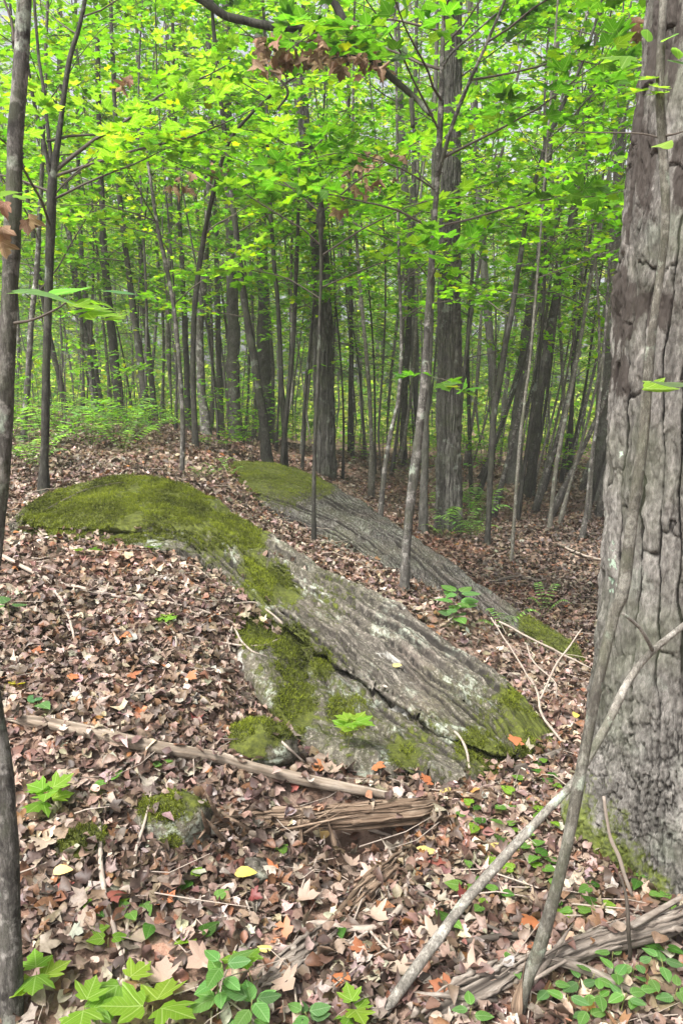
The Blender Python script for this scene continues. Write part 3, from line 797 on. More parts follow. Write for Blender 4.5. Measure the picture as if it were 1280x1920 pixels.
# ------------------------------------------------------------------ trees
def bark_trunk(C, rad, nth, step, plate_w, plate_l, dep, seed, fine=None, flare=None):
    """trunk surface with raised bark plates between open fissures"""
    C = np.asarray(C, float)
    L = np.linalg.norm(np.diff(C, axis=0), axis=1).sum()
    nz = int(L / step)
    A = catmull(np.hstack([C, np.asarray(rad, float)[:, None]]), nz)
    n1 = int(nth * 0.74); a1, a2 = math.radians(150), math.radians(305)      # finer on the weather side
    th = np.concatenate([np.linspace(a1, a2, n1, endpoint=False), np.linspace(a2, a1 + 2 * math.pi, nth - n1, endpoint=False)])
    T, I = np.meshgrid(th, np.arange(nz))
    r = A[I, 3]; zz = A[I, 2]
    unit = np.stack([np.cos(T), np.sin(T), T * 0], -1)
    q = unit * 0.3 + np.stack([T * 0, T * 0, zz], -1)
    warp = fbm(q * 6, 3, seed)
    rm = float(np.mean(rad))
    nx = max(8, int(round(2 * math.pi * rm / plate_w)))
    X = np.mod(T / (2 * math.pi) * nx + 0.05 * fbm(q * np.array([70, 70, 40]), 2, seed + 21) + 0.9 * fbm(np.stack([unit[..., 0] * 1.6, unit[..., 1] * 1.6, zz * 2.2], -1), 3, seed) + 0.25 * fbm(q * np.array([9, 9, 7]), 2, seed + 3), nx)
    ix = np.floor(X); e = np.full(X.shape, 9.0); b1 = np.full(X.shape, 9.0); cid0 = ix * 0
    for a in (-1, 0, 1):                                    # furrows between wandering upright plates
        c = np.mod(ix + a, nx); cx = ix + a + 0.15 + 0.7 * hash3(c, c * 0, c * 0, seed + 2)
        dd = np.abs(X - cx); near = dd < b1
        e = np.where(near, b1, np.minimum(e, dd)); cid0 = np.where(near, c, cid0); b1 = np.where(near, dd, b1)
    ex = e - b1
    open_ = np.clip(0.75 + 0.9 * fbm(np.stack([X * 0.0 + cid0 * 3.1, zz * 3.5, X * 0], -1), 2, seed + 4), 0.06, 1.2)
    fx = sstep(0.0, 0.05, ex - 0.13 * open_)
    Y = zz / plate_l + hash3(cid0, cid0 * 0, cid0 * 0, seed + 7) * 9 + 0.12 * fbm(q * 16, 2, seed + 9)
    iy = np.floor(Y); e = np.full(X.shape, 9.0); b1 = np.full(X.shape, 9.0); cy0 = iy * 0
    for a in (-1, 0, 1):
        c = iy + a; cyy = c + 0.1 + 0.8 * hash3(c, cid0, c * 0, seed + 5)
        dd = np.abs(Y - cyy); near = dd < b1
        e = np.where(near, b1, np.minimum(e, dd)); cy0 = np.where(near, c, cy0); b1 = np.where(near, dd, b1)
    fz = 1 - 0.75 * (1 - sstep(0.0, 0.05, e - b1)) * (hash3(cy0, cid0, cid0 * 0 + 3, seed) > 0.35)
    cr = np.abs(fbm(q * np.array([26, 26, 7]), 3, seed + 13))        # hairline cracks over the plates
    f = np.minimum(fx, fz) * (0.7 + 0.3 * sstep(0.0, 0.05, cr))
    cid = hash3(cy0, cid0, cid0 * 0, seed + 1)
    lift = (Y - cy0)
    if fine is not None:
        zb, zw, fw, fl = fine
        r1 = np.abs(fbm(q * np.array([1 / fw, 1 / fw, 1 / fl]) + 0.8 * warp[..., None], 4, seed + 5, 0.6))
        r2 = np.abs(fbm(q * np.array([2.2 / fw, 2.2 / fw, 2.4 / fl]), 2, seed + 6))
        f2_ = sstep(0.01, 0.16, r1) * (0.5 + 0.5 * sstep(0.0, 0.1, r2))
        k = sstep(zb + zw, zb - zw, zz + 0.25 * fbm(q * 3, 2, seed + 8))
        f = f * (1 - k) + (0.35 + 0.65 * f2_) * k; cid = cid * (1 - k) + np.clip(0.5 + fbm(q * 9, 2, 3), 0, 1) * k
    d = dep * (f - 1) + dep * 0.5 * (cid - 0.5) * f - dep * 0.25 * np.clip(lift, -1, 1) * f + dep * 0.3 * fbm(q * np.array([60, 60, 25]), 3, seed + 6) + dep * 0.25 * fbm(q * 6, 3, seed + 7)
    terr = fbm(q * np.array([13, 13, 6]), 4, seed + 31, 0.55) * 7
    terr = np.floor(terr) + sstep(0.75, 1.0, terr - np.floor(terr))
    d = d + dep * 0.2 * terr * (0.3 + 0.7 * f)
    if flare is not None:
        d = d + flare(T, zz)
    V = A[I, :3] + unit * (r + d)[..., None]
    i = np.arange(nz - 1)[:, None] * nth; j = np.arange(nth)[None, :]; j2 = (j + 1) % nth
    Q = np.stack([i + j, i + j2, i + nth + j2, i + nth + j], -1).reshape(-1, 4)
    return V.reshape(-1, 3), Q, {"fis": f.ravel(), "pid": (cid * cid).ravel()}

def px_line(pts, base=None):
    """[(u, v, d, width px)] -> centres, radii"""
    C = np.array([P(u, v, d) for u, v, d, w in pts]); r = np.array([w * 0.5 * depth(c) / FOC for c, (_, _, _, w) in zip(C, pts)])
    if base is not None: C[0] = base
    return C, r

def grow_branch(tubes, lv, start, az, L, r0, elev, leaf, dens=1.0, droop=0.5, seedlv=None, bare=0.25):
    """one limb with flat side sprays; leaves collected in lv as (pos, dir, normal, size)"""
    n = 9
    dirh = np.array([math.cos(az), math.sin(az), 0.0]); side = np.array([-dirh[1], dirh[0], 0])
    pts = [np.array(start, float)]; e = elev; a = 0.0
    for i in range(n - 1):
        e += (-droop * elev / (n - 1)) * 1.4 + random.gauss(0, 0.09); a += random.gauss(0, 0.13)
        d = (dirh * math.cos(a) + side * math.sin(a)) * math.cos(e) + np.array([0, 0, math.sin(e)])
        pts.append(pts[-1] + d * L / (n - 1))
    pts = np.array(pts)
    tubes.append(tube(pts, np.linspace(r0, max(r0 * 0.25, 0.0015), n), 5, cap=False))
    step = 0.16 / dens
    t = bare * L + random.random() * step; s = 1
    while t < L:
        f = t / L * (n - 1); i = min(int(f), n - 2); p = pts[i] * (1 - (f - i)) + pts[i + 1] * (f - i)
        tg = norm(pts[i + 1] - pts[i])
        sl = (0.16 + 0.32 * L * (1 - 0.75 * t / L)) * random.uniform(0.5, 1.15)
        sd = norm(tg * 0.75 + s * norm(np.cross(tg, np.array([0, 0, 1.0]))) * 0.8 + np.array([0, 0, random.gauss(0.02, 0.15)]))
        q = np.array([p, p + sd * sl * 0.5 + np.array([0, 0, 0.01]), p + sd * sl - np.array([0, 0, 0.06 * sl])])
        tubes.append(tube(q, [max(r0 * 0.3, 0.002), 0.002, 0.001], 3, cap=False))
        m = max(1, int(sl / (0.075 / dens)))
        for kx in range(1, m + 1):
            g = kx / m; b = q[0] + (q[2] - q[0]) * g
            for ss in (-1, 1):
                ld = norm(sd * 0.7 + ss * np.cross(sd, np.array([0, 0, 1.0])) * 0.8 + np.random.standard_normal(3) * 0.2)
                lv.append((b + ld * leaf * 0.3, ld, np.array([0, 0, 1.0]) + np.random.standard_normal(3) * 0.28, leaf * random.uniform(0.6, 1.2)))
        lv.append((q[2], sd, np.array([0, 0, 1.0]) + np.random.standard_normal(3) * 0.25, leaf * 1.1))
        t += step * random.uniform(0.7, 1.3); s = -s

def leaf_arrays(lv):
    return (np.array([l[0] for l in lv]), np.array([l[1] for l in lv]), norm(np.array([l[2] for l in lv])), np.array([l[3] for l in lv]))

np.random.seed(5)
def add_crown(root, branches, leaf, weights, tpl=MAPLE_S, leafparts=0, variants=None, twigmat=M_TWIG, dens=1.0, dead=0.0):
    """branches: (start, azimuth, length, radius, elevation). Each limb is a part; leaves are parts up to leafparts, the rest one mass"""
    alllv = []
    for (s, az, L, r, el) in branches:
        tb = []; lv = []
        grow_branch(tb, lv, s, az, L, r, el, leaf, dens)
        V, F, _ = lump(tb)
        part("branch", V, F, twigmat, root, {"fis": np.ones(len(V)), "pid": np.zeros(len(V))}, smooth=True)
        alllv += lv
    if not alllv: return
    if leafparts:
        def seen(l):
            u, v = proj(np.array([l[0]])); return 0 < u[0] < 1280 and 0 < v[0] < 1920
        vis = [l for l in alllv if seen(l)]
        vis.sort(key=lambda l: depth(l[0]) / l[3])
        chosen = vis[:leafparts]; ids = {id(l) for l in chosen}
        for l in chosen: leaf_obj(variants, l[0], l[1], norm(l[2]), l[3], root)
        alllv = [l for l in alllv if id(l) not in ids]
        if not alllv: return
    pos, d, nr, sz = leaf_arrays(alllv)
    V, F, C = leaves(tpl, pos, d, nr, sz, palette(GREENS, weights, len(pos)), 0.3)
    part("foliage", V, F, M_LEAF, root, {"col": C}, kind='stuff')

def crown_spots(C, r, zmin, zmax, n, Lmin, Lmax, toward=None):
    """random limb starts along a trunk line"""
    out = []
    zs = C[:, 2]
    for i in range(n):
        z = zmin + (zmax - zmin) * (i + random.random()) / n
        if z > zs.max(): z = zs.max() - random.random() * 0.2
        x = np.interp(z, zs, C[:, 0]); y = np.interp(z, zs, C[:, 1]); rr = np.interp(z, zs, r)
        az = random.random() * 6.283 if toward is None else random.gauss(toward, 1.0)
        L = random.uniform(Lmin, Lmax) * (1 - 0.3 * i / n)
        out.append((np.array([x, y, z]), az, L, max(0.004, min(rr * 0.45, 0.0042 * L + 0.002)), random.uniform(0.15, 0.75)))
    return out

def ztop(d):
    return P(640, -130, d)[2]

WF = 0.84
def tree(name, label, pts, mat, nbr=10, L=(0.8, 1.7), leaf=0.085, weights=GW_FRESH, zmin=None, sides=10, rough=0.16, leafparts=0, variants=None, extra=None, group=None, dens=1.0, cat="tree", tpl=MAPLE_S, toward=None, bark=None, forks=None):
    """a tree along a photo-measured trunk line; pts (u, v, d, width px) from the foot up"""
    pts = [(a, b, c, w * WF) for a, b, c, w in pts]; forks = [[(a, b, c, w * WF) for a, b, c, w in f] for f in (forks or [])]
    u0, v0, d0, w0 = pts[0]
    base = B(u0, d0, -0.06)
    C, r = px_line(pts, base)
    root = thing(name, base + np.array([0, 0, 0.06]), label, cat, group)
    if bark:
        V, Q, at = bark_trunk(C, r, *bark)
        part("trunk", V, Q, mat, root, at)
        Cs, rs = C, r
    else:
        n = max(12, int(np.linalg.norm(np.diff(C, axis=0), axis=1).sum() / 0.06))
        A = catmull(np.hstack([C, r[:, None]]), n)
        A[:, :2] += 0.25 * r.mean() * np.stack([vnoise(A[:, :3] * 2.2, 3), vnoise(A[:, :3] * 2.2 + 50, 4)], -1)
        A[:, 3] *= 1 + 0.12 * vnoise(A[:, :3] * 5, 9)
        A[:, 3] *= 1 + 0.55 * np.exp(-np.arange(n) * 0.06 / (0.05 + 1.2 * r[0]))
        V, F = tube(A[:, :3], A[:, 3], sides, rough, 3, freq=30.0)
        fis = np.clip(0.75 + 0.6 * fbm(V * np.array([40, 40, 14]), 3, 12), 0, 1)
        part("trunk", V, F, mat, root, {"fis": fis, "pid": np.clip(0.5 + 0.7 * fbm(V * 12, 3, 14), 0, 1)}, smooth=True)
        Cs, rs = A[:, :3], A[:, 3]
    for fk in (forks or []):
        Cf, rf = px_line(fk)
        A = catmull(np.hstack([Cf, rf[:, None]]), max(8, int(np.linalg.norm(np.diff(Cf, axis=0), axis=1).sum() / 0.06)))
        A[:, :3] += 0.004 * np.stack([vnoise(A[:, :3] * 6, s) for s in (1, 2, 3)], -1)
        V, F = tube(A[:, :3], A[:, 3], 8, rough, 4, freq=30.0)
        part("stem", V, F, mat, root, {"fis": np.clip(0.75 + 0.6 * fbm(V * np.array([40, 40, 14]), 3, 12), 0, 1), "pid": np.clip(0.5 + 0.7 * fbm(V * 12, 3, 14), 0, 1)}, smooth=True)
    br = []
    if nbr:
        zl = zmin if zmin is not None else base[2] + 1.4
        br = crown_spots(Cs, rs, zl, ztop(d0), nbr, L[0], L[1], toward)
    br += (extra or [])
    add_crown(root, br, leaf, weights, tpl, leafparts, variants, M_TWIG, dens)
    return root

# the big plated trunk at the right
C, r = px_line([(1292,1790,2.62,470),(1292,1640,2.62,408),(1291,1560,2.62,386),(1290,1450,2.62,366),(1291,1300,2.62,346),(1294,1100,2.62,326),(1300,900,2.62,318),(1308,700,2.62,314),(1317,500,2.62,308),(1335,300,2.62,300),(1356,100,2.62,292),(1376,-80,2.62,288),(1400,-300,2.62,280)])
def root_flare(T, z):
    z0 = 0.12
    k = np.exp(-np.clip(z - z0, 0, 3) / 0.16)
    return k * 0.07 * (0.4 + np.cos(T * 4 + 0.8) * 0.6)
base = np.array([C[0][0], C[0][1], H(C[0][0], C[0][1])])
BIG = thing("big_tree", base, "thick mature tree with grey plated bark and mossy foot at the right edge", "tree")
V, Q, at = bark_trunk(C, r, 430, 0.0056, 0.068, 0.42, 0.02, 91, (0.72, 0.35, 0.02, 0.085), root_flare)
u_, v_ = proj(V)
at["moss"] = np.clip(1.0 - (V[:, 2] - base[2]) / 0.5, 0, 1) * 0.75 * sstep(1330, 1100, u_) + np.clip(1.0 - (V[:, 2] - base[2]) / 0.12, 0, 1) * 0.5
at["stain"] = (at["pid"] - 0.35) * 0.3 + np.maximum.reduce([(0.85 - np.hypot((u_ - a) / b, (v_ - c) / d) * 0.5) for a, b, c, d in [(1205, 42, 330, 260), (1175, 48, 560, 130), (1240, 45, 90, 150), (1275, 25, 330, 110), (1240, 90, 575, 55), (1165, 30, 700, 60)]])
at["mint"] = np.maximum.reduce([(0.75 - np.hypot((u_ - a) / b, (v_ - c) / d) * 0.5) for a, b, c, d in [(1152, 20, 1050, 80), (1165, 12, 850, 22)]])
part("trunk", V, Q, M_BIGBARK, BIG, at)

# front-left slender spotted trunk
fl = [(16,1960,1.75,52),(22,1800,1.76,46),(16,1620,1.78,45),(4,1450,1.8,44),(-22,1290,1.82,42),(-28,1150,1.84,40),(-14,1000,1.86,38),(2,850,1.86,38),(13,680,1.86,37),(22,500,1.86,35),(27,350,1.86,34),(29,250,1.86,36),(38,140,1.86,33),(46,0,1.86,31),(55,-160,1.86,29)]
FL = tree("slender_tree", "slender leaning trunk with white and black spotted bark at the left edge", fl, M_SPOTBARK, nbr=0, sides=26, rough=0.14)
def hand_twig(root, pts, mat=M_TWIG, name="branch"):
    C, r = px_line(pts); A = catmull(np.hstack([C, r[:, None]]), max(6, len(pts) * 5))
    V, F = tube(A[:, :3], A[:, 3], 6)
    part(name, V, F, mat, root, {"fis": np.ones(len(V)), "pid": np.zeros(len(V))}, smooth=True)
hand_twig(FL, [(10,608,1.86,7),(60,600,1.84,5),(105,580,1.82,4),(135,560,1.8,3)])
hand_twig(FL, [(20,470,1.86,5),(-10,430,1.84,4),(-50,400,1.8,3)])
hand_twig(FL, [(28,80,1.86,7),(22,40,1.86,5),(5,-10,1.86,4)])
def hang_leaf(root, u, v, d, size, variants, az, tiltx=0.0, tilty=0.0):
    p = P(u, v, d); dv = np.array([math.cos(az), math.sin(az), -0.08])
    leaf_obj(variants, p - dv * size * 0.5, dv, norm(np.array([tiltx, tilty, 1.0])), size, root)
for a in [(85,552,1.62,0.125,LV_GLAUC,0.2,-.1,-.25),(120,548,1.75,0.11,LV_GLAUC,2.6,.1,-.2),(224,549,1.75,0.075,LV_GLAUC,0.1,0,-.2),(170,578,1.7,0.085,LV_LIME,0.4,.1,-.3),(195,588,1.7,0.085,LV_LIME,-.2,.1,-.35),(215,600,1.72,0.07,LV_LIME,-.6,.1,-.35),(150,585,1.75,0.07,LV_LIME,2.9,0,-.3),(185,565,1.8,0.07,LV_LIME,1.2,0,-.3),
          (10,365,1.7,0.07,LV_GLAUC,2.9,0,-.2),(50,370,1.75,0.05,LV_LIME,.3,0,-.4)]:
    hang_leaf(FL, *a)
for (u, v, s) in [(8,378,.04),(4,425,.045),(55,402,.04),(48,412,.035),(4,452,.04)]:
    leaf_obj(LV_DEAD, P(u, v, 1.8), (random.gauss(0,.3), .2, -1), norm(np.array([random.gauss(0,.4), -1, .2])), s, FL)

# front-right grey stem crossing the big trunk
fr = [(955,1925,1.84,34),(985,1840,1.85,34),(1012,1770,1.86,36),(1058,1600,1.87,33),(1085,1460,1.88,30),(1118,1290,1.9,28),(1150,1150,1.92,30),(1166,1110,1.92,34),(1185,960,1.93,30),(1203,830,1.94,30),(1212,720,1.94,28),(1222,620,1.94,22),(1238,500,1.94,21),(1246,400,1.94,22),(1240,280,1.94,24),(1234,160,1.94,21),(1242,0,1.94,20),(1250,-150,1.94,18)]
fr = [(a, b, c, w * 0.82) for a, b, c, w in fr]
FR = tree("leaning_sapling", "thin grey lichen blotched stem leaning across the big plated trunk", fr, M_GREYBARK, nbr=0, sides=20, rough=0.1)
hand_twig(FR, [(1244,255,1.94,6),(1260,252,1.9,4),(1285,245,1.88,3)]); hand_twig(FR, [(1236,258,1.94,4),(1190,250,1.96,3),(1060,248,2.0,2)])
hand_twig(FR, [(1210,735,1.94,9),(1228,715,1.9,6),(1250,722,1.86,3),(1285,712,1.84,2)])
for a in [(1213,67,1.9,.055,LV_PALE,1.2,.3,-.9),(1256,70,1.9,.055,LV_PALE,-1.3,-.3,-.9),(1246,270,1.8,.06,LV_GLAUC,-1.5,.1,-1.0),(1258,718,1.8,.11,LV_GLAUC,0.1,0,-.15),(1240,730,1.85,.08,LV_LIME,-.4,.2,-.5),(1225,178,1.95,.06,LV_LIME,2.9,0,-.4),(1205,150,1.95,.06,LV_LIME,3.0,0,-.4),(1272,118,1.9,.06,LV_PALE,.2,.2,-.6),(1270,98,1.9,.05,LV_PALE,1.0,.2,-.6),
          (1185,175,2.0,.07,LV_LIME,2.7,0,-.3),(1150,105,2.0,.09,LV_LIME,3.3,0,-.5),(1165,130,2.0,.08,LV_LIME,2.6,0,-.4),(1240,165,1.9,.05,LV_LIME,.2,0,-.5)]:
    hang_leaf(FR, *a)

# pale dead pole leaning from the bottom against the big trunk
def pole(name, label, cat, pts, mat, sides=16, rough=0.12, forks=(), group=None, wood=False):
    C, r = px_line(pts)
    root = thing(name, C[0], label, cat, group)
    wf = 0.62 if mat is M_PALEBARK else 1.0
    for i, ln in enumerate([pts] + list(forks)):
        C, r = px_line(ln); r = r * wf; n = max(10, int(np.linalg.norm(np.diff(C, axis=0), axis=1).sum() / 0.02))
        A = catmull(np.hstack([C, r[:, None]]), n)
        A[:, :3] += 0.3 * r.mean() * np.stack([vnoise(A[:, :3] * 9, s + i) for s in (1, 2, 3)], -1)
        A[:, 3] *= 1 + 0.14 * vnoise(A[:, :3] * 16, 9)
        V, F = tube(A[:, :3], A[:, 3], sides if i == 0 else 8, rough, 5 + i, freq=45.0)
        nn = n * (sides if i == 0 else 8)
        al = np.concatenate([np.repeat(np.arange(n) * 0.02, sides if i == 0 else 8), [0, 0]])
        ac = np.concatenate([np.tile(np.linspace(0, 6 * r.mean(), sides if i == 0 else 8), n), [0, 0]])
        part("stem" if i == 0 else "branch", V, F, mat, root, {"fis": np.clip(0.85 + 0.5 * fbm(V * 40, 3, 12), 0, 1), "pid": np.clip(.5 + fbm(V * 20, 2, 3), 0, 1), "along": al, "across": ac}, smooth=True)
    return root
pole("leaning_pole", "pale lichen covered dead pole slanting from the bottom edge up to the big trunk", "branch",
     [(690,1935,1.8,26),(730,1885,1.85,30),(850,1720,1.98,34),(950,1600,2.05,30),(1010,1535,2.08,26),(1070,1470,2.1,24),(1130,1370,2.13,25),(1180,1275,2.15,23),(1222,1222,2.15,20),(1295,1160,2.15,17)], M_PALEBARK,
     forks=[[(1224,1222,2.15,13),(1200,1180,2.1,11),(1166,1150,2.06,9)]])

# logs and fallen branches
LOGS = []
def log(name, label, pts, mat, seed, groove=0.28, sides=40, jag=0.12, lift=0.0, cat="log", splinters=0, strips=0):
    """weathered log with long open grooves and splintered ends; pts (u, v, width px) on the ground, or with d"""
    C = np.array([(P(p[0], p[1], p[3]) if len(p) > 3 else G(p[0], p[1])) for p in pts]); r = np.array([p[2] * .5 * depth(c) / FOC for p, c in zip(pts, C)]) * ((0.92 if mat is M_WEATHER else 0.76) if strips else 0.85)
    LOGS.append((C, r))
    C[:, 2] += np.where([len(p) > 3 for p in pts], 0, r * (0.35 + lift))
    root = thing(name, C.mean(0) - np.array([0, 0, r.mean()]), label, cat)
    L = np.linalg.norm(np.diff(C, axis=0), axis=1).sum(); n = max(14, int(L / 0.012))
    A = catmull(np.hstack([C, r[:, None]]), n)
    th = np.linspace(0, 2 * math.pi, sides, endpoint=False)
    al = np.repeat((np.linspace(0, L, n))[:, None], sides, 1); T = np.repeat(th[None], n, 0)
    cyl = np.stack([np.cos(T), np.sin(T), al * 1.2], -1)
    g = fbm(cyl * np.array([2.6, 2.6, 1.0]) + seed, 4, seed) + 0.5 * fbm(cyl * np.array([7, 7, 1.5]), 3, seed + 1)
    tang = norm(np.gradient(A[:, :3], axis=0)); s = norm(np.cross(tang, np.array([0, 0, 1.0]))); b = np.cross(s, tang)
    rr = A[:, 3:4] * (1 + groove * g)
    endf = np.minimum(al, L - al); rr = rr * sstep(-0.02, 0.12, endf + 0.06 * fbm(cyl * 3, 2, seed + 4))
    rr = rr * (0.74 if strips else 1.0)
    rr = rr + r.mean() * 0.16 * fbm(cyl * np.array([9, 9, 5]) + 3, 4, seed + 7)
    jg = jag * (hash3(np.arange(sides) // 2, np.zeros(sides), np.zeros(sides), seed) - 0.5)
    shift = (np.where(np.linspace(0, 1, n)[:, None] > 0.5, 1, -1) * jg[None] * (np.abs(np.linspace(-1, 1, n)) ** 6)[:, None])
    V = A[:, None, :3] + (s[:, None] * np.cos(T)[..., None] + b[:, None] * np.sin(T)[..., None]) * rr[..., None] + tang[:, None] * shift[..., None]
    i = np.arange(n - 1)[:, None] * sides; j = np.arange(sides)[None, :]; j2 = (j + 1) % sides
    Q = np.stack([i + j, i + j2, i + sides + j2, i + sides + j], -1).reshape(-1, 4)
    part("trunk", V.reshape(-1, 3), Q, mat, root, {"along": al.ravel(), "across": (T * r.mean()).ravel(), "fis": np.clip(0.62 + 0.9 * g, 0, 1).ravel(), "pid": al.ravel() * 0}, smooth=False)
    for k in range(strips):
        a = random.random() * 6.28; f0 = random.uniform(-.05, .55); f1 = f0 + random.uniform(.3, .6)
        t = np.linspace(max(0, f0), min(1, f1), 14) * (n - 1); i0 = np.minimum(t.astype(int), n - 2); ff = (t - i0)[:, None]
        ax = A[i0] * (1 - ff) + A[i0 + 1] * ff
        aa = a + np.cumsum(np.random.standard_normal(14)) * .05
        off = (s[i0] * np.cos(aa)[:, None] + b[i0] * np.sin(aa)[:, None]) * (ax[:, 3] * random.uniform(.68, 1.08))[:, None]
        wd = r.mean() * random.uniform(.1, .24) * (np.sin(np.linspace(.12, 3.02, 14)) ** .5) * (1 + .3 * np.random.standard_normal(14))
        Vs, Fs = tube(ax[:, :3] + off + np.random.standard_normal((14, 3)) * r.mean() * .04, np.maximum(np.abs(wd), .0012), 5)
        part("splinter", Vs, Fs, mat, root, {"along": np.concatenate([np.repeat(np.arange(14) * .02, 5), [0, 0]]), "across": np.concatenate([np.tile(np.arange(5) * .006, 14), [0, 0]]) + k * .11, "fis": np.full(len(Vs), .95), "pid": np.zeros(len(Vs))})
    for k in range(splinters):
        e = random.choice((0, n - 1)); e = e if k % 2 else random.randrange(n); p0 = A[e, :3] + np.random.standard_normal(3) * r.mean() * 0.5
        dd = (tang[e] * (1 if e > n // 2 else -1) + np.random.standard_normal(3) * 0.4); ln = random.uniform(.06, .2)
        q = np.array([p0 - dd * ln * .6, p0 + dd * ln * .5, p0 + dd * ln])
        Vs, Fs = tube(q, [r.mean() * .3, r.mean() * .2, 0.001], 5)
        part("splinter", Vs, Fs, mat, root, {"along": Vs[:, 0], "across": Vs[:, 2], "fis": np.full(len(Vs), .9), "pid": np.zeros(len(Vs))})
    return root
log("weathered_log", "long split weathered log running down from the right edge under the grey stem", [(1300,1718,64,2.1),(1200,1748,58,2.07),(1100,1775,52,2.03),(1010,1810,46,1.99)], M_WEATHER, 4, 0.25, splinters=4, strips=14)
log("weathered_log", "grey splintered log end at the bottom, lower half of the broken log", [(1000,1795,34,1.98),(930,1835,52,1.93),(850,1880,60,1.87),(770,1935,62,1.8)], M_WEATHER, 9, 0.38, splinters=6, strips=22)
log("stump_stub", "upright splintered wooden stub at the foot of the grey stem", [(965,1935,34,1.82),(972,1880,32,1.84),(980,1825,18,1.85)], M_ROTTEN, 12, 0.3, jag=0.2, cat="stump")
log("thin_log", "thin dark fallen stem running right from the broken log", [(1010,1795,18,1.97),(1090,1815,20,1.95),(1180,1855,20,1.92),(1300,1905,20,1.86)], M_WEATHER, 15, 0.25)
log("rotten_log", "rotten crumbling log overhanging the dark hollow in the bank", [(395,1560,30),(470,1545,46),(560,1535,54,2.66),(660,1528,58,2.7),(770,1518,56,2.75),(830,1512,40)], M_ROTTEN, 21, 0.5, jag=.25, splinters=22, strips=50)
log("rotten_log", "lower splintered slab of wood fanning left from the hollow log", [(400,1632,16),(445,1590,26),(500,1568,34,2.6),(570,1550,30,2.62)], M_ROTTEN, 23, 0.5, jag=.3, splinters=12, strips=18)
log("rotten_log", "decayed reddish log half sunk in litter pointing to the big trunk", [(770,1508,34),(850,1500,40),(930,1490,38),(965,1482,24)], M_ROTTEN, 27, 0.4, strips=12)
log("rotten_log", "decayed brown log chunk below the hollow, upper of two in line", [(775,1600,50),(720,1650,66),(660,1705,60),(630,1740,40)], M_ROTTEN, 31, 0.4, lift=-0.1, splinters=4, strips=22)
log("rotten_log", "decayed brown log chunk lying lower left of its twin", [(625,1750,50),(570,1790,62),(510,1835,54),(480,1860,34)], M_WEATHER, 33, 0.4, lift=-0.2, splinters=3, strips=20)
log("broken_wood", "short upright broken wood piece standing in the hollow", [(560,1618,18,2.56),(562,1580,20,2.58),(565,1545,16,2.6)], M_ROTTEN, 35, 0.3, cat="wood piece")
log("broken_wood", "thin dark upright wood sliver right of the broader one in the hollow", [(632,1615,12,2.58),(626,1580,13,2.6),(618,1548,9,2.62)], M_ROTTEN, 37, 0.3, cat="wood piece")
log("fallen_branch", "long bleached fallen branch lying across the litter at left", [(15,1368,24),(90,1380,27),(170,1396,28),(250,1416,28),(330,1430,27),(410,1442,25),(480,1462,25),(560,1482,26),(640,1496,24),(720,1504,17),(770,1510,8)], M_BRANCHWOOD, 41, 0.16, sides=20, lift=1.8, cat="branch")
log("fallen_branch", "short grey fallen branch beside the mossy stone block", [(335,1398,9),(380,1393,13),(440,1390,12)], M_WEATHER, 43, 0.2, sides=14, lift=.6, cat="branch")
log("fallen_branch", "crooked grey branch at the big trunk's left foot", [(935,1458,24),(985,1450,26),(1030,1430,26),(1075,1408,20)], M_WEATHER, 45, 0.2, sides=16, lift=.5, cat="branch")

def log_leaves():
    P_, Nn = [], []
    for C, r in LOGS:
        if r.mean() < 0.015: continue
        L = np.linalg.norm(np.diff(C, axis=0), axis=1).sum()
        for k in range(int(L * 32)):
            t = random.random() * (len(C) - 1); i = min(int(t), len(C) - 2); f = t - i
            c = C[i] * (1 - f) + C[i + 1] * f; rr = r[i] * (1 - f) + r[i + 1] * f
            side = norm(np.cross(C[i + 1] - C[i], np.array([0, 0, 1.0])))
            a = random.gauss(0, .8)
            P_.append(c + side * rr * math.sin(a) * 1.1 + np.array([0, 0, rr * (math.cos(a) * 1.0 + .25)])); Nn.append(side * math.sin(a) + np.array([0, 0, 1.0]))
    pos, nr = np.array(P_), np.array(Nn); n = len(pos)
    V, F, Cc = leaves(CURLED, pos, rng.standard_normal((n, 3)) * np.array([1, 1, .2]), norm(nr + rng.standard_normal((n, 3)) * .35), rng.uniform(.025, .055, n), palette(BROWNS, BW, n, .2), 1.1, .05)
    tag(part("log_litter", V, F, M_LITTER, None, {"col": Cc}, kind='stuff'), "dead leaves caught on top of the rotten logs", "leaf litter")
log_leaves()

def stick(label, pts, mat=M_DRYTWIG, forks=(), lift=0.012, cat="twig"):
    """pts (u, v, width px): a twig lying on the ground"""
    root = None
    for i, ln in enumerate([pts] + list(forks)):
        C = np.array([(P(p[0], p[1], p[3]) if len(p) > 3 else G(p[0], p[1], lift + 0.02)) for p in ln]); r = np.array([max(p[2], 2.0) * .5 * depth(c) / FOC for p, c in zip(ln, C)])
        A = catmull(np.hstack([C, r[:, None]]), max(8, len(ln) * 6))
        A[:, :3] += 0.004 * np.stack([vnoise(A[:, :3] * 14, s) for s in (1, 2, 3)], -1); A[:, 3] *= 1 + .2 * vnoise(A[:, :3] * 30, 4)
        if root is None: root = thing("twig", A[0, :3], label, cat)
        V, F = tube(A[:, :3], A[:, 3], 6)
        part("stem" if i == 0 else "branch", V, F, mat, root, smooth=True)
stick("long pale twig with side fork crossing the upper litter from the left edge", [(0,1040,8),(90,1085,8),(160,1105,7),(240,1120,6),(320,1130,5),(400,1152,4),(440,1170,3)], forks=[[(85,1085,7),(120,1135,6),(140,1200,5),(150,1280,4),(157,1370,4)],[(235,1120,5),(290,1155,4),(325,1185,4),(330,1215,3)]])
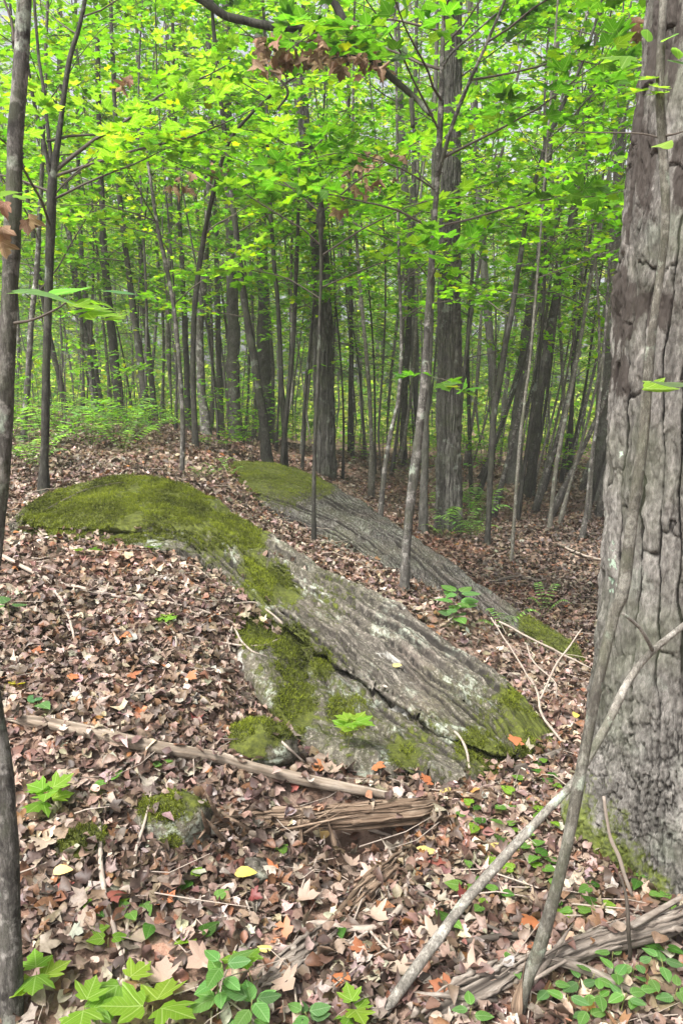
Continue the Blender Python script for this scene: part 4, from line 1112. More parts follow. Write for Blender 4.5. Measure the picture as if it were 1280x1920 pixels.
stick("arched grey twig leaning against the mossy rock below the seam", [(440,1132,4),(480,1130,4),(510,1150,4),(530,1170,4)])
stick("thin twig at the rock's lower left edge ending in a fork", [(350,1192,4),(420,1205,4),(490,1210,4),(530,1195,3)], forks=[[(435,1175,4),(425,1210,4),(410,1240,3)],[(440,1180,4),(470,1220,4),(500,1230,3)]])
stick("thin straight twig over the litter beside the mossy stone block", [(330,1288,4),(420,1305,5),(500,1345,5),(530,1390,5),(570,1430,4)])
stick("upright thin brown stick left of the small pale stone", [(185,1538,9),(188,1600,10),(195,1660,10),(212,1740,10),(228,1790,10),(245,1870,8)])
stick("thin pale stick standing right of the brown one", [(293,1455,6),(280,1510,6),(258,1590,6),(245,1690,6),(233,1790,5)])
stick("curved grey stick with side twigs below the hollow log", [(645,1742,14),(700,1738,13),(740,1715,12),(760,1680,11),(765,1640,9),(785,1605,8)], forks=[[(560,1735,9),(600,1732,12),(650,1742,13)],[(655,1770,6),(690,1745,7)],[(695,1745,6),(720,1775,5),(740,1785,4)]])
stick("short bent twig at lower left of the hollow log", [(460,1690,5),(470,1715,5),(500,1722,5),(540,1715,4)])
stick("pale bare twig lying over the hollow's dark mouth", [(520,1525,7),(570,1540,6),(620,1553,6),(670,1570,5)])
stick("pale short twig at the right end of the hollow", [(690,1555,7),(715,1562,7),(733,1567,6)])
stick("thin twig bending down in front of the hollow", [(600,1590,4),(590,1620,5),(575,1640,5),(560,1680,4)])
stick("bare pale twig rising in the gully right of the outcrop", [(995,1270,4,4.0),(1010,1310,5,3.8),(1015,1340,5,3.7),(1060,1400,5,3.45)], forks=[[(1012,1312,4,3.78),(1040,1250,4,3.9),(1090,1180,3,4.1)],[(1000,1285,3,3.9),(960,1220,3,4.2),(920,1158,3,4.4)]])
stick("second bare twig lying low across the gully behind the outcrop", [(935,1165,4,4.5),(1000,1200,4,4.4),(1060,1230,4,4.35),(1105,1252,3,4.3)], forks=[[(985,1205,3,4.3),(1000,1240,3,4.1),(1040,1280,3,3.95),(1042,1310,3,3.9)]])
stick("curved thin root over the mossy lower end of the outcrop", [(850,1372,5,3.3),(868,1390,5,3.22),(875,1415,5,3.14),(880,1440,4,3.05)])
stick("dark crooked branch on the litter left of the grey stem", [(860,1770,12),(930,1758,13),(985,1750,13),(1000,1735,9)], M_TWIG)
stick("thin dark twig above the crooked branch", [(780,1670,6),(850,1710,6),(920,1740,6),(960,1755,5)], M_TWIG)
stick("thin pale twig standing against the mossy foot of the big trunk", [(1130,1495,6,2.15),(1140,1560,7,2.15),(1165,1620,7,2.14),(1185,1678,6,2.14)])
stick("forked pale twig in the litter in front of the weathered log", [(850,1905,7),(930,1860,8),(1000,1835,8,1.93),(1060,1800,6,1.95)])
stick("thin twig with pale tips right of the stub", [(1085,1830,5),(1110,1870,5),(1120,1915,5)], forks=[[(1180,1730,6),(1195,1700,5),(1200,1690,4)]])
stick("upright thin stem rising through the plants at lower right", [(1180,1800,7),(1178,1740,7,1.97),(1172,1680,6,1.97),(1160,1640,4,1.97)], M_TWIG)
stick("dark fallen twig behind the upper moss crown", [(30,985,5),(80,960,5),(160,920,5),(230,905,4)], M_TWIG, lift=.03)
stick("pale broken stick on the far leafy slope at left", [(270,770,5),(300,760,6),(330,755,5),(360,760,4)])
stick("fallen stick on the dark leaf flat beyond the ridge", [(925,1090,6),(965,1082,7),(1010,1088,6),(1040,1080,4)], M_TWIG)
stick("long thin fallen stick near the pale sapling beyond the ridge", [(1045,1020,4),(1090,1040,5),(1130,1050,4)])

# ------------------------------------------------------------------ near saplings
multi = tree("multistem_sapling", "dark sapling that forks into several stems at left behind the mossy crown",
     [(82,925,5.7,24),(84,840,5.7,19),(88,700,5.7,18),(92,560,5.7,17),(95,440,5.7,20),(99,335,5.7,19),(108,270,5.7,13),(118,190,5.7,12),(130,110,5.7,11),(148,50,5.7,10),(163,-20,5.7,9),(185,-160,5.7,7)], M_DARKBARK,
     nbr=7, L=(1.0, 1.9), leaf=0.09, weights=GW_YEL, zmin=2.6, sides=12, leafparts=160, variants=LV_LIME,
     forks=[[(97,345,5.7,10),(82,265,5.65,9),(62,180,5.6,8),(45,60,5.55,7),(30,-60,5.5,5)],[(99,335,5.7,10),(92,260,5.75,9),(84,190,5.8,8),(72,90,5.85,7),(60,-60,5.9,6)]],
     extra=[(P(104,320,5.7), 0.35, 1.5, 0.016, 0.75), (P(104,330,5.7), -0.1, 1.6, 0.012, 0.25), (P(88,265,5.68), 0.5, 1.3, 0.010, 0.5), (P(97,375,5.7), 0.0, 1.0, 0.010, 0.3), (P(98,360,5.7), 2.9, 1.0, 0.010, 0.2)])
R_ = tree("forked_sapling", "tall thin sapling rising from the gully between the ridges, forked near the top",
     [(757,1105,5.2,24),(762,1020,5.2,22),(768,950,5.2,22),(781,850,5.2,19),(795,720,5.2,18),(803,580,5.2,15),(812,450,5.2,13),(820,330,5.2,13),(826,200,5.2,13),(828,120,5.2,11),(832,20,5.2,9),(838,-150,5.2,7)], M_SPOTBARK,
     nbr=6, L=(0.9, 1.8), leaf=0.11, weights=GW_FRESH, zmin=2.6, sides=14, leafparts=260, variants=LV_MAPLE_DK,
     forks=[[(818,335,5.2,11),(838,265,5.15,9),(862,195,5.1,9),(885,140,5.05,8),(912,80,5.0,7),(945,0,4.95,6),(985,-120,4.9,5)],[(828,130,5.2,7),(845,100,5.15,5),(880,70,5.1,5),(930,25,5.0,4)]],
     extra=[(P(826,130,5.2), 2.4, 1.3, 0.011, 0.6), (P(830,60,5.2), 2.9, 1.3, 0.009, 0.3), (P(880,150,5.06), 0.4, 1.2, 0.008, 0.4), (P(912,80,5.0), -0.4, 1.2, 0.007, 0.3), (P(822,300,5.2), -0.3, 1.1, 0.010, 0.35),
            (P(806,530,5.2), -1.3, 0.6, 0.005, 0.2), (P(795,680,5.2), -1.5, 0.45, 0.004, 0.1), (P(815,430,5.2), 3.3, 1.1, 0.008, 0.4), (P(828,190,5.2), -2.0, 1.2, 0.009, 0.4), (P(835,10,5.2), -1.3, 1.4, 0.009, 0.2)])
S_ = tree("slim_sapling", "very slim sapling in the gully with a dark knot and spreading top twigs",
     [(588,1000,6.0,11),(589,930,6.0,9),(590,840,6.0,8),(595,720,6.0,8),(600,600,6.0,8),(602,500,6.0,8),(601,440,6.0,10),(601,415,6.0,22),(601,398,6.0,18),(602,375,6.0,8)], M_DARKBARK,
     nbr=0, sides=8, leaf=0.095, leafparts=220, variants=LV_MAPLE,
     extra=[(P(601,400,6.0), 2.6, 1.4, 0.008, 0.7), (P(602,400,6.0), 0.5, 1.4, 0.008, 0.7), (P(602,390,6.0), -1.5, 1.2, 0.007, 0.5), (P(601,460,6.0), 3.4, 1.3, 0.007, 0.6), (P(602,480,6.0), -0.2, 1.5, 0.008, 0.6), (P(600,540,6.0), 0.3, 1.2, 0.006, 0.5), (P(600,560,6.0), 2.9, 1.1, 0.006, 0.45), (P(601,380,6.0), 1.5, 1.2, 0.006, 0.8)])
G_ = tree("slim_sapling", "slim spotted sapling standing on the leafy slope right of the moss crown",
     [(340,893,7.2,11),(342,800,7.2,10),(338,700,7.2,10),(328,590,7.2,9),(312,500,7.2,9),(295,420,7.2,8),(283,340,7.2,7),(270,250,7.2,6)], M_SPOTBARK,
     nbr=8, L=(0.8, 1.5), leaf=0.09, weights=GW_YEL, zmin=2.4, sides=8, leafparts=120, variants=LV_LIME)
H_ = tree("arching_sapling", "dark sapling behind the moss crown arching to the right at its top",
     [(368,835,9,14),(362,700,9,13),(365,580,9,12),(380,460,9,11),(404,345,8.6,10),(428,270,8.2,8),(470,215,7.9,7),(530,160,7.6,6),(600,118,7.3,5),(680,110,7.1,4)], M_DARKBARK,
     nbr=10, L=(0.9, 1.7), leaf=0.09, weights=GW_YEL, zmin=3.0, sides=8, leafparts=150, variants=LV_LIME)

# two thick furrowed trunks
tree("furrowed_tree", "straight dark furrowed trunk rising behind the layered ridge, centre of the picture",
     [(610,905,12.2,52),(608,800,12.2,47),(606,650,12.2,45),(603,520,12.2,42),(595,430,12.2,36),(580,310,12.2,30),(568,220,12.2,27),(556,120,12.2,25),(546,0,12.2,24),(538,-160,12.2,22)], M_BARK,
     nbr=16, L=(1.2, 2.4), leaf=0.1, zmin=3.6, bark=(130, 0.03, 0.045, 0.3, 0.022, 44))
tree("furrowed_tree", "thick straight grey furrowed trunk right of centre beyond the ridge",
     [(841,1005,10.2,74),(841,960,10.2,62),(841,860,10.2,57),(842,700,10.2,54),(842,560,10.2,52),(843,420,10.2,48),(845,300,10.2,45),(847,150,10.2,42),(850,0,10.2,40),(852,-160,10.2,38)], M_BARK,
     nbr=14, L=(1.2, 2.4), leaf=0.1, zmin=3.6, bark=(150, 0.026, 0.042, 0.34, 0.024, 57))

MID = [
 ("grey sapling leaning right at far left behind the multistem one", [(44,850,9,15),(50,740,9,14),(58,620,9,13),(68,520,9,12),(74,430,9,11),(82,250,9,9),(90,0,9,7)], M_SPOTBARK),
 ("dark leaning trunk left of the fern patch, tilted to the left", [(128,778,14,14),(112,710,14,13),(97,650,14,12),(75,520,14,11),(50,350,14,9),(30,150,14,7)], M_DARKBARK),
 ("left of a leaning grey pair beyond the fern patch", [(182,752,15,17),(166,660,15,15),(150,580,15,13),(130,450,15,11),(118,250,15,9),(110,0,15,8)], M_SPOTBARK),
 ("right of a leaning grey pair beyond the fern patch", [(192,748,15.5,14),(172,640,15.5,13),(162,560,15.5,12),(150,420,15.5,10),(145,200,15.5,8)], M_BARK),
 ("stout dark trunk standing on the leafy rise at left", [(226,760,14,24),(216,680,14,21),(206,590,14,19),(196,480,14,16),(188,300,14,13),(182,50,14,10)], M_DARKBARK),
 ("dark leaning trunk with broken stub base on the rise", [(277,775,13,22),(264,680,13,17),(252,590,13,15),(240,500,13,13),(222,330,13,11),(212,100,13,9)], M_DARKBARK),
 ("thin grey trunk just right of the stub-based one", [(293,760,17,14),(278,650,17,13),(268,560,17,12),(262,430,17,10),(258,150,17,8)], M_BARK),
 ("pale spotted trunk in the pair left of the thick grey trunk", [(388,838,13,22),(378,720,13,20),(374,620,13,18),(384,500,13,16),(392,350,13,13),(395,150,13,11),(385,0,13,9)], M_SPOTBARK),
 ("thin dark trunk in the pair left of the thick grey trunk", [(355,800,14,15),(350,680,14,13),(345,560,14,12),(338,430,14,10),(330,250,14,8)], M_DARKBARK),
 ("thick grey trunk left of the curved dark one", [(440,835,13.5,34),(438,700,13.5,30),(436,560,13.5,27),(432,430,13.5,24),(428,250,13.5,20),(424,0,13.5,17)], M_BARK),
 ("curved dark trunk leaning left above the mossy ridge end", [(502,860,10.5,26),(492,780,10.5,20),(478,680,10.5,18),(460,580,10.5,16),(447,480,10.5,15),(440,400,10.5,13),(425,280,10.5,11),(405,100,10.5,9)], M_DARKBARK),
 ("straight grey trunk behind the curved dark one", [(502,845,16,32),(497,720,16,29),(493,580,16,26),(490,450,16,24),(488,300,16,20),(486,50,16,17)], M_BARK),
 ("left stem of the thin crossing pair by the ridge", [(528,872,10.5,12),(534,800,10.5,11),(545,700,10.5,10),(552,600,10.5,9),(556,500,10.5,9),(560,350,10.5,7)], M_DARKBARK),
 ("right stem of the thin crossing pair by the ridge", [(537,868,10.6,13),(531,780,10.6,12),(526,680,10.6,11),(520,560,10.6,10),(512,470,10.6,9),(505,330,10.6,8)], M_DARKBARK),
 ("thin stem leaning right just left of the centre trunk", [(566,840,12,8),(572,740,12,8),(582,640,12,7),(592,500,12,6)], M_DARKBARK),
 ("straight thin dark trunk right of the centre trunk", [(660,886,16,11),(659,760,16,10),(658,640,16,10),(657,520,16,9),(655,300,16,7)], M_DARKBARK),
 ("bent thin stem left of the forked sapling", [(712,955,9.5,13),(722,870,9.5,11),(735,800,9.5,10),(748,740,9.5,9),(752,640,9.5,8),(748,480,9.5,7)], M_SPOTBARK),
 ("dark trunk half hidden left of the forked sapling", [(755,872,16,18),(758,760,16,16),(764,640,16,14),(770,520,16,12),(775,330,16,10)], M_DARKBARK),
 ("grey trunk close behind the forked sapling", [(793,905,9.8,20),(797,800,9.8,17),(803,700,9.8,15),(808,560,9.8,13),(812,380,9.8,11)], M_BARK),
 ("thin stem right of the thick furrowed trunk", [(884,905,13,10),(878,760,13,9),(876,640,13,9),(884,520,13,8),(890,300,13,7)], M_DARKBARK),
 ("dark kinked stem leaning right with a knob low down", [(912,940,9,13),(922,850,9,13),(926,775,9,15),(940,690,9,13),(958,590,9,12),(975,480,9,11),(992,380,9,10),(1020,280,9,9),(1055,195,9,8),(1100,90,9,7)], M_DARKBARK),
 ("thick grey trunk among the leaning stems at right", [(962,890,14.5,36),(970,780,14.5,29),(982,670,14.5,25),(996,560,14.5,22),(1010,450,14.5,19),(1030,250,14.5,15)], M_BARK),
 ("leaning dark banded trunk right of the thick grey one", [(990,912,13.2,24),(1004,800,13.2,22),(1020,690,13.2,21),(1040,570,13.2,19),(1060,470,13.2,16),(1085,330,13.2,12)], M_DARKBARK),
 ("slim stem leaning right, foot in the open leaf patch", [(1028,985,9.8,11),(1040,890,9.8,10),(1058,790,9.8,9),(1080,680,9.8,8),(1100,560,9.8,7),(1130,400,9.8,5)], M_GREYBARK),
 ("slim pale stem in front of the leaning stems at right", [(958,1052,8.2,9),(965,950,8.2,8),(972,850,8.2,8),(985,740,8.2,7),(1000,600,8.2,6)], M_GREYBARK),
 ("dark stout trunk peeping out left of the big plated trunk", [(1122,935,12.5,46),(1128,850,12.5,40),(1134,750,12.5,34),(1142,620,12.5,30),(1155,400,12.5,25)], M_BARK),
 ("thin straight stem near the dark stout trunk", [(1068,900,15,10),(1070,800,15,10),(1074,650,15,9),(1078,480,15,8)], M_DARKBARK),
 ("short mossy footed stem on the dark leaf flat", [(1088,1035,9.0,18),(1098,960,9.0,10),(1108,860,9.0,8),(1122,760,9.0,7),(1135,600,9.0,6)], M_SPOTBARK),
 ("tall thin trunk at upper left with a bare top", [(415,830,17,13),(410,640,17,12),(405,450,17,11),(398,250,17,10),(390,100,17,9),(384,-50,17,8)], M_BARK),
]
for i, (lab, pts, mt) in enumerate(MID):
    d = pts[0][2]
    u, v, dd, w = pts[-1]
    if v > -60:
        pu, pv = pts[-2][:2]; k = (v + 140) / max(1, pv - v)
        pts = pts + [(u + (u - pu) * k * 0.7, -140, dd, max(4, w * 0.7))]
    nm = "sapling" if max(p[3] for p in pts) / FOC * d < 0.16 else "tree"
    lab2 = lab if any(k in lab for k in ("trunk", "stem", "sapling")) else "slender trunk, " + lab
    tree(nm, lab2, pts, mt, nbr=18 if d < 12 else 20, L=(0.9, 2.1), leaf=0.085 if d < 12 else 0.09, dens=1.15, weights=[GW_FRESH, GW_YEL, GW_FRESH][i % 3], zmin=2.0 + 0.06 * d, sides=12 if pts[0][3] > 20 else 8)

# broken limb hanging across the top with withered leaves
limb = pole("hanging_limb", "dark curved limb across the top of the picture with withered brown leaves", "branch",
     [(330,-40,5.6,15),(380,2,5.6,15),(440,36,5.6,15),(520,50,5.6,15),(600,52,5.6,14),(640,46,5.6,14)], M_DARKBARK, sides=10,
     forks=[[(600,-30,5.6,16),(630,10,5.6,16),(660,70,5.6,15),(700,115,5.6,14),(740,150,5.6,12),(780,185,5.6,10),(808,215,5.5,9)], [(505,130,5.5,4),(540,170,5.5,5),(520,205,5.5,3)], [(700,110,5.5,5),(640,105,5.5,4),(590,130,5.5,3)], [(770,185,5.5,8),(773,215,5.5,9),(774,240,5.5,8)]])
for (cu, cv, n, su, sv) in [(490,85,12,12,18),(520,95,22,20,28),(608,75,12,14,22),(622,110,10,16,16),(650,60,12,20,30),(665,105,12,22,20),(705,110,10,20,22),(560,105,6,12,14),(595,100,8,15,14),(240,150,4,6,12),(690,310,16,40,25),(740,295,12,20,20),(660,350,12,30,14),(1190,42,5,8,14),(640,385,6,20,14),(345,345,10,20,14),(410,310,8,14,18)]:
    dd = 5.5 if cv < 200 else 7.0
    for k in range(n):
        p = P(cu + random.gauss(0, su * .6), cv + random.gauss(0, sv * .6), dd + random.gauss(0, .12))
        leaf_obj(LV_DEAD, p, (random.gauss(0, .35), random.gauss(0, .35), -1), norm(np.array([random.gauss(0, 1), random.gauss(-.6, .6), .2])), random.uniform(.055, .1), limb)

# ------------------------------------------------------------------ forest behind: kinds built once, then copied
def copy_tree(src, loc, rz, sc_=1.0, sz=None, label=None, group=None):
    r = src.copy(); COL.objects.link(r); r.location = Vector([float(c) for c in loc]); r.rotation_euler = (0, 0, rz); r.scale = (sc_, sc_, sz or sc_)
    if label: r["label"] = label
    if group: r["group"] = group
    for ch in src.children:
        c = ch.copy(); COL.objects.link(c); c.parent = r
    return r

def far_tree(name, label, hgt, r0, nbr, zlow, L, leaf, weights, lean, mat, group, cat="tree", tpl=DIAMOND, dens=0.85):
    root = thing(name, (0, 0, 0), label, cat, group)
    n = 16
    z = np.linspace(-0.1, hgt, n); t = z / hgt
    C = np.stack([lean[0] * t ** 1.3 * hgt * .12 + .12 * np.sin(t * 7 + lean[1] * 5), lean[1] * t * hgt * .08 + .1 * np.cos(t * 6), z], -1)
    r = r0 * (1 - 0.75 * np.clip(t, 0, 1)); r[0] *= 1.3
    V, F = tube(C, r, 8, 0.12, 3)
    part("trunk", V, F, mat, root, {"fis": np.clip(.75 + .6 * fbm(V * np.array([30, 30, 8]), 3, 12), 0, 1), "pid": np.clip(.5 + .7 * fbm(V * 9, 3, 14), 0, 1)}, smooth=True)
    tubes, lv = [], []
    for (s, az, Lb, rb, el) in crown_spots(C, r, zlow, hgt, nbr, *L):
        grow_branch(tubes, lv, s, az, Lb, rb, el, leaf, dens)
    V, F, _ = lump(tubes)
    part("branches", V, F, M_TWIG, root, {"fis": np.ones(len(V)), "pid": np.zeros(len(V))}, kind='stuff')
    pos, d, nr, szz = leaf_arrays(lv)
    V, F, Cc = leaves(tpl, pos, d, nr, szz, palette(GREENS + [(.3, .38, .05)], weights + [3 if leaf > .2 else 1], len(pos)), 0.25)  # pale green paints brightness into distant crowns, most in the farthest
    part("foliage", V, F, M_LEAF, root, {"col": Cc}, kind='stuff')
    return root

GRP_S, GRP_T, GRP_F = "thin saplings crowding behind the rocks", "taller trunks of the forest behind", "far trees closing the view"
protoS = [far_tree("sapling", "thin leafy sapling in the crowd of stems behind the rocks", 6.5 + i, 0.018 + .006 * i, 26, 1.9, (0.7, 1.7), 0.1, [GW_YEL, GW_FRESH, GW_YEL, GW_FRESH][i], (random.gauss(0, 1), random.gauss(0, 1)), [M_GREYBARK, M_SPOTBARK, M_BARK, M_GREYBARK][i], GRP_S) for i in range(4)]
protoT = [far_tree("tree", "tall leafy trunk among the forest trees behind the rocks", 10 + 2 * i, 0.045 + .02 * i, 28, 3.8, (1.0, 2.6), 0.125, [GW_FRESH, GW_YEL, GW_FRESH][i], (random.gauss(0, .7), random.gauss(0, .7)), [M_BARK, M_GREYBARK, M_BARK][i], GRP_T) for i in range(3)]
protoF = [far_tree("tree", "broad tree with brightness tinted into its leaves at the far back of the forest", 17 + 2 * i, 0.1, 55, 0.5, (1.5, 3.8), 0.26, GW_YEL, (0, 0), M_BARK, GRP_F, dens=0.6) for i in range(2)]

placed = []
def scatter(protos, n, y0, y1, spacing, srange):
    cnt, tries = 0, 0
    first = {id(p): True for p in protos}
    while cnt < n and tries < n * 60:
        tries += 1
        y = math.sqrt(random.random() * (y1 * y1 - y0 * y0) + y0 * y0); x = (random.random() * 2 - 1) * (0.5 * y + 1.5)
        if any((x - a) ** 2 + (y - b) ** 2 < spacing * spacing for a, b in placed): continue
        placed.append((x, y)); p = protos[cnt % len(protos)]
        loc = (x, y, H(x, y)); rz = random.random() * 6.283; s = random.uniform(*srange)
        if first[id(p)]:
            first[id(p)] = False; p.location = Vector([float(c) for c in loc]); p.rotation_euler = (0, 0, rz); p.scale = (s, s, s)
        else:
            copy_tree(p, loc, rz, s, s * random.uniform(.9, 1.2))
        cnt += 1
scatter(protoS, 150, 11.5, 30, 0.7, (0.75, 1.3))
scatter(protoT, 34, 15, 30, 1.6, (0.8, 1.25))
scatter(protoF, 70, 41, 60, 2.6, (0.8, 1.3))

# the forest mass that closes the view
nf = 45000
yy = rng.uniform(54, 80, nf); xx = (rng.random(nf) * 2 - 1) * (yy * .5 + 6); zz_ = rng.random(nf) ** .9 * 19
hole = fbm(np.stack([xx * .12, yy * .12, zz_ * .16], -1), 3, 88)
k = hole > -0.05
pos = np.stack([xx, yy, zz_ + 0.3], -1)[k]
nl = 34000; yl = rng.uniform(27, 58, nl); xl = (rng.random(nl) * 2 - 1) * (yl * .5 + 3)
pos = np.vstack([pos, np.stack([xl, yl, height(xl, yl) + rng.random(nl) ** 2 * 2.4], -1)]); n_ = len(pos)
dv = rng.standard_normal((n_, 3)) * np.array([1, 1, .3]); nr = rng.standard_normal((n_, 3)) * .45 + np.array([-.3, -.55, .75])          # blades tilted sunward to brighten the far mass
Vf, Ff, Cf = leaves(DIAMOND, pos, dv, norm(nr), np.where(pos[:, 1] > 56, rng.uniform(.5, 1.1, n_), rng.uniform(.12, .28, n_)), palette(GREENS + [(.36, .44, .09)], GW_YEL + [9], n_), .4)  # extra pale tint so the distant leaves look brightly lit
tag(part("distant_forest", Vf, Ff, M_LEAF, None, {"col": Cf}, kind='stuff'), "hazy mass of yellow green foliage far behind the trunks", "forest")

# thin bare-stemmed poles that lean between the thick trunks
def lean_stem(label, hgt, r0, mat, group, nb):
    root = thing("sapling", (0, 0, 0), label, "tree", group)
    z = np.linspace(-.1, hgt, 22); C = np.stack([.10 * np.sin(z * .9) + .004 * z * z, .08 * np.cos(z * 1.1), z], -1); r = r0 * (1 - .7 * np.clip(z / hgt, 0, 1)); r[:2] *= 1.5
    V, F = tube(C, r, 8, .15, 3, freq=30)
    part("trunk", V, F, mat, root, {"fis": np.clip(.75 + .6 * fbm(V * np.array([40, 40, 12]), 3, 12), 0, 1), "pid": np.clip(.5 + .7 * fbm(V * 10, 3, 14), 0, 1)}, smooth=True)
    tb, lv = [], []
    for (sx, az, Lb, rb, el) in crown_spots(C, r, 1.5, hgt, nb, .5, 1.2): grow_branch(tb, lv, sx, az, Lb, rb, el + .3, .085, .9)
    V, F, _ = lump(tb); part("branches", V, F, M_TWIG, root, {"fis": np.ones(len(V)), "pid": np.zeros(len(V))}, kind='stuff')
    pos, d, nr, sz = leaf_arrays(lv); V, F, Cc = leaves(MAPLE_S, pos, d, nr, sz, palette(GREENS, GW_YEL, len(pos)), .3)
    part("foliage", V, F, M_LEAF, root, {"col": Cc}, kind='stuff'); return root
GL, GM = "thin stems leaning right before the big trunk", "thin dark stems behind the ridge and moss crown"
pl = [lean_stem("thin stem leaning right in the thicket left of the big plated trunk", 6.5 + i, .022 + .008 * i, [M_GREYBARK, M_DARKBARK, M_SPOTBARK][i], GL, 8) for i in range(3)]
pm = [lean_stem("thin dark stem among the trunks behind the ridge and moss crown", 6.5 + i, .02 + .008 * i, [M_DARKBARK, M_BARK, M_GREYBARK][i], GM, 10) for i in range(3)]
for protos, us, tilt in ((pl, [880, 895, 905, 930, 945, 955, 975, 985, 998, 1010, 1022, 1035, 1050, 1062, 1075, 1085, 1095, 1108, 1118, 1128, 935, 1000, 1045, 1090, 915, 968], .13), (pm, [100, 150, 205, 240, 262, 305, 322, 345, 400, 412, 455, 470, 515, 545, 575, 640, 675, 690, 705, 730, 745, 770, 780, 865], -.03)):
    for k, u in enumerate(us):
        d = random.uniform(9.5 if tilt > 0 else 11.5, 18); b = B(u + random.uniform(-8, 8), d); q = protos[k % 3]
        o = q if k < 3 else copy_tree(q, b, 0)
        o.location = Vector([float(c) for c in b]); o.rotation_euler = (random.gauss(0, .05), tilt + random.gauss(0, .07), random.gauss(0, .5)); o.scale = (1, 1, random.uniform(.9, 1.25))

# hemlocks: dark flat sprays
def hemlock(label, u, d, hgt, seed):
    b = B(u, d); root = thing("conifer", b, label, "conifer")
    C = np.array([b + np.array([0, 0, -.05]), b + np.array([0.03, 0, hgt * .5]), b + np.array([0, 0, hgt])])
    A = catmull(np.hstack([C, np.array([[.06], [.04], [.008]])]), 20)
    V, F = tube(A[:, :3], A[:, 3], 8); part("trunk", V, F, M_DARKBARK, root, {"fis": np.ones(len(V)), "pid": np.zeros(len(V))}, smooth=True)
    tubes, lv = [], []
    for k in range(40):
        t = (k + random.random()) / 40; z = .9 + (hgt - 1) * t; az = random.random() * 6.28; L = (1.5 * (1 - t) + .25) * random.uniform(.7, 1.1)
        grow_branch(tubes, lv, b + np.array([0, 0, z]), az, L, .01, 0.12, 0.07, 1.3, 2.0, bare=.1)
    V, F, _ = lump(tubes); part("branches", V, F, M_TWIG, root, kind='stuff')
    pos, dd, nr, sz = leaf_arrays(lv)
    V, F, Cc = leaves(LANCE, pos, dd, nr, sz * 1.2, palette([(.02, .05, .022), (.03, .07, .03)], [1, 1], len(pos)), .2)
    part("needles", V, F, M_LEAF, root, {"col": Cc}, kind='stuff')
hemlock("dark green conifer glimpsed between trunks right of the centre trunk", 655, 19, 6.5, 1)
hemlock("dark green conifer high behind the leaning stems at right", 1000, 20, 9.5, 2)

# ------------------------------------------------------------------ undergrowth
def shrub_proto(name, label, n, hgt, leaf, weights, group, tpl=MAPLE_S):
    root = thing(name, (0, 0, 0), label, "shrub", group)
    tubes, lv = [], []
    for k in range(n):
        az = random.random() * 6.283; h = hgt * random.uniform(.5, 1.1)
        s = np.array([math.cos(az), math.sin(az), 0]) * random.random() * .12
        top = s * 2.2 + np.array([0, 0, h])
        tubes.append(tube(np.array([s, (s + top) / 2, top]), [.005, .004, .002], 4, cap=False))
        for q in range(3):
            grow_branch(tubes, lv, s + (top - s) * random.uniform(.45, 1), random.random() * 6.28, hgt * random.uniform(.3, .6), .003, .4, leaf, 1.1, bare=.15)
    V, F, _ = lump(tubes); part("stems", V, F, M_TWIG, root, kind='stuff')
    pos, d, nr, sz = leaf_arrays(lv)
    V, F, C = leaves(tpl, pos, d, nr, sz, palette(GREENS, weights, len(pos)), .3); part("foliage", V, F, M_LEAF, root, {"col": C}, kind='stuff')
    return root
GRP_U = "low leafy undergrowth beyond the rocks"
PALEG = [2, 2, .4, .8, 3]
protoU = [shrub_proto("shrub", "low leafy shrub in the undergrowth beyond the rocks", 5, .75 + .25 * i, .07, [PALEG, GW_YEL, PALEG][i], GRP_U, [OVATE, MAPLE_S, OVATE][i]) for i in range(3)]
first = [True] * 3
spots = []
for k in range(95):
    y = random.uniform(8.5, 26); x = (random.random() * 2 - 1) * (.5 * y + 1)
    if y < 12 and x > -1.5 and random.random() < .75: y += 7
    spots.append((x, y))
for u, d in [(60,7.6),(130,8.2),(200,8.0),(255,8.6),(170,9.5),(90,9.8),(300,9.2),(390,9.4),(440,9.8),(420,10.5),(30,8.5),(350,10.0),(230,10.5),(460,10.8),(-20,7.2),(120,11),(280,11.5)]:
    b = B(u, d); spots.append((b[0], b[1]))
for k, (x, y) in enumerate(spots):
    p = protoU[k % 3]; s = random.uniform(.6, 1.15) * (1 if y > 10 else .55); loc = (x, y, H(x, y) - .02); rz = random.random() * 6.28
    if first[k % 3]:
        first[k % 3] = False; p.location = loc; p.rotation_euler = (0, 0, rz); p.scale = (s, s, s)
    else: copy_tree(p, loc, rz, s)

def frond(L, az, rise, seed):
    """one fern frond: arched midrib with tapering paired leaflets"""
    n = 16; t = np.linspace(0, 1, n)
    d = np.array([math.cos(az), math.sin(az), 0]); s = np.array([-d[1], d[0], 0])
    rib = d[None] * (t * L * .85)[:, None] + np.array([0, 0, 1.0])[None] * (rise * L * np.sin(t * 2.3))[:, None]
    V1, F1 = tube(rib, np.linspace(.0035, .001, n), 3, cap=False)
    pos, dv, nr, sz = [], [], [], []
    for i in range(2, n):
        w = L * .26 * math.sin(min(1, (t[i] - .05) * 1.6) * 1.57) * (1 - t[i]) ** .7 + .01
        for ss in (-1, 1):
            pos.append(rib[i]); dv.append(d * .35 + s * ss + np.array([0, 0, -.15])); nr.append(np.array([0, 0, 1.0]) - d * .3); sz.append(w)
    a = [np.array(q) for q in (pos, dv, nr, sz)]
    V2, F2, C2 = leaves(LANCE, a[0], a[1], norm(a[2]), a[3], palette([(.15, .29, .09), (.17, .31, .07)], [1, 1], len(pos)), .2)
    V, F, _ = lump([(V1, F1), (V2, F2)])
    return V, F, np.vstack([np.tile([.1, .14, .04], (len(V1), 1)), C2])
FROND = []
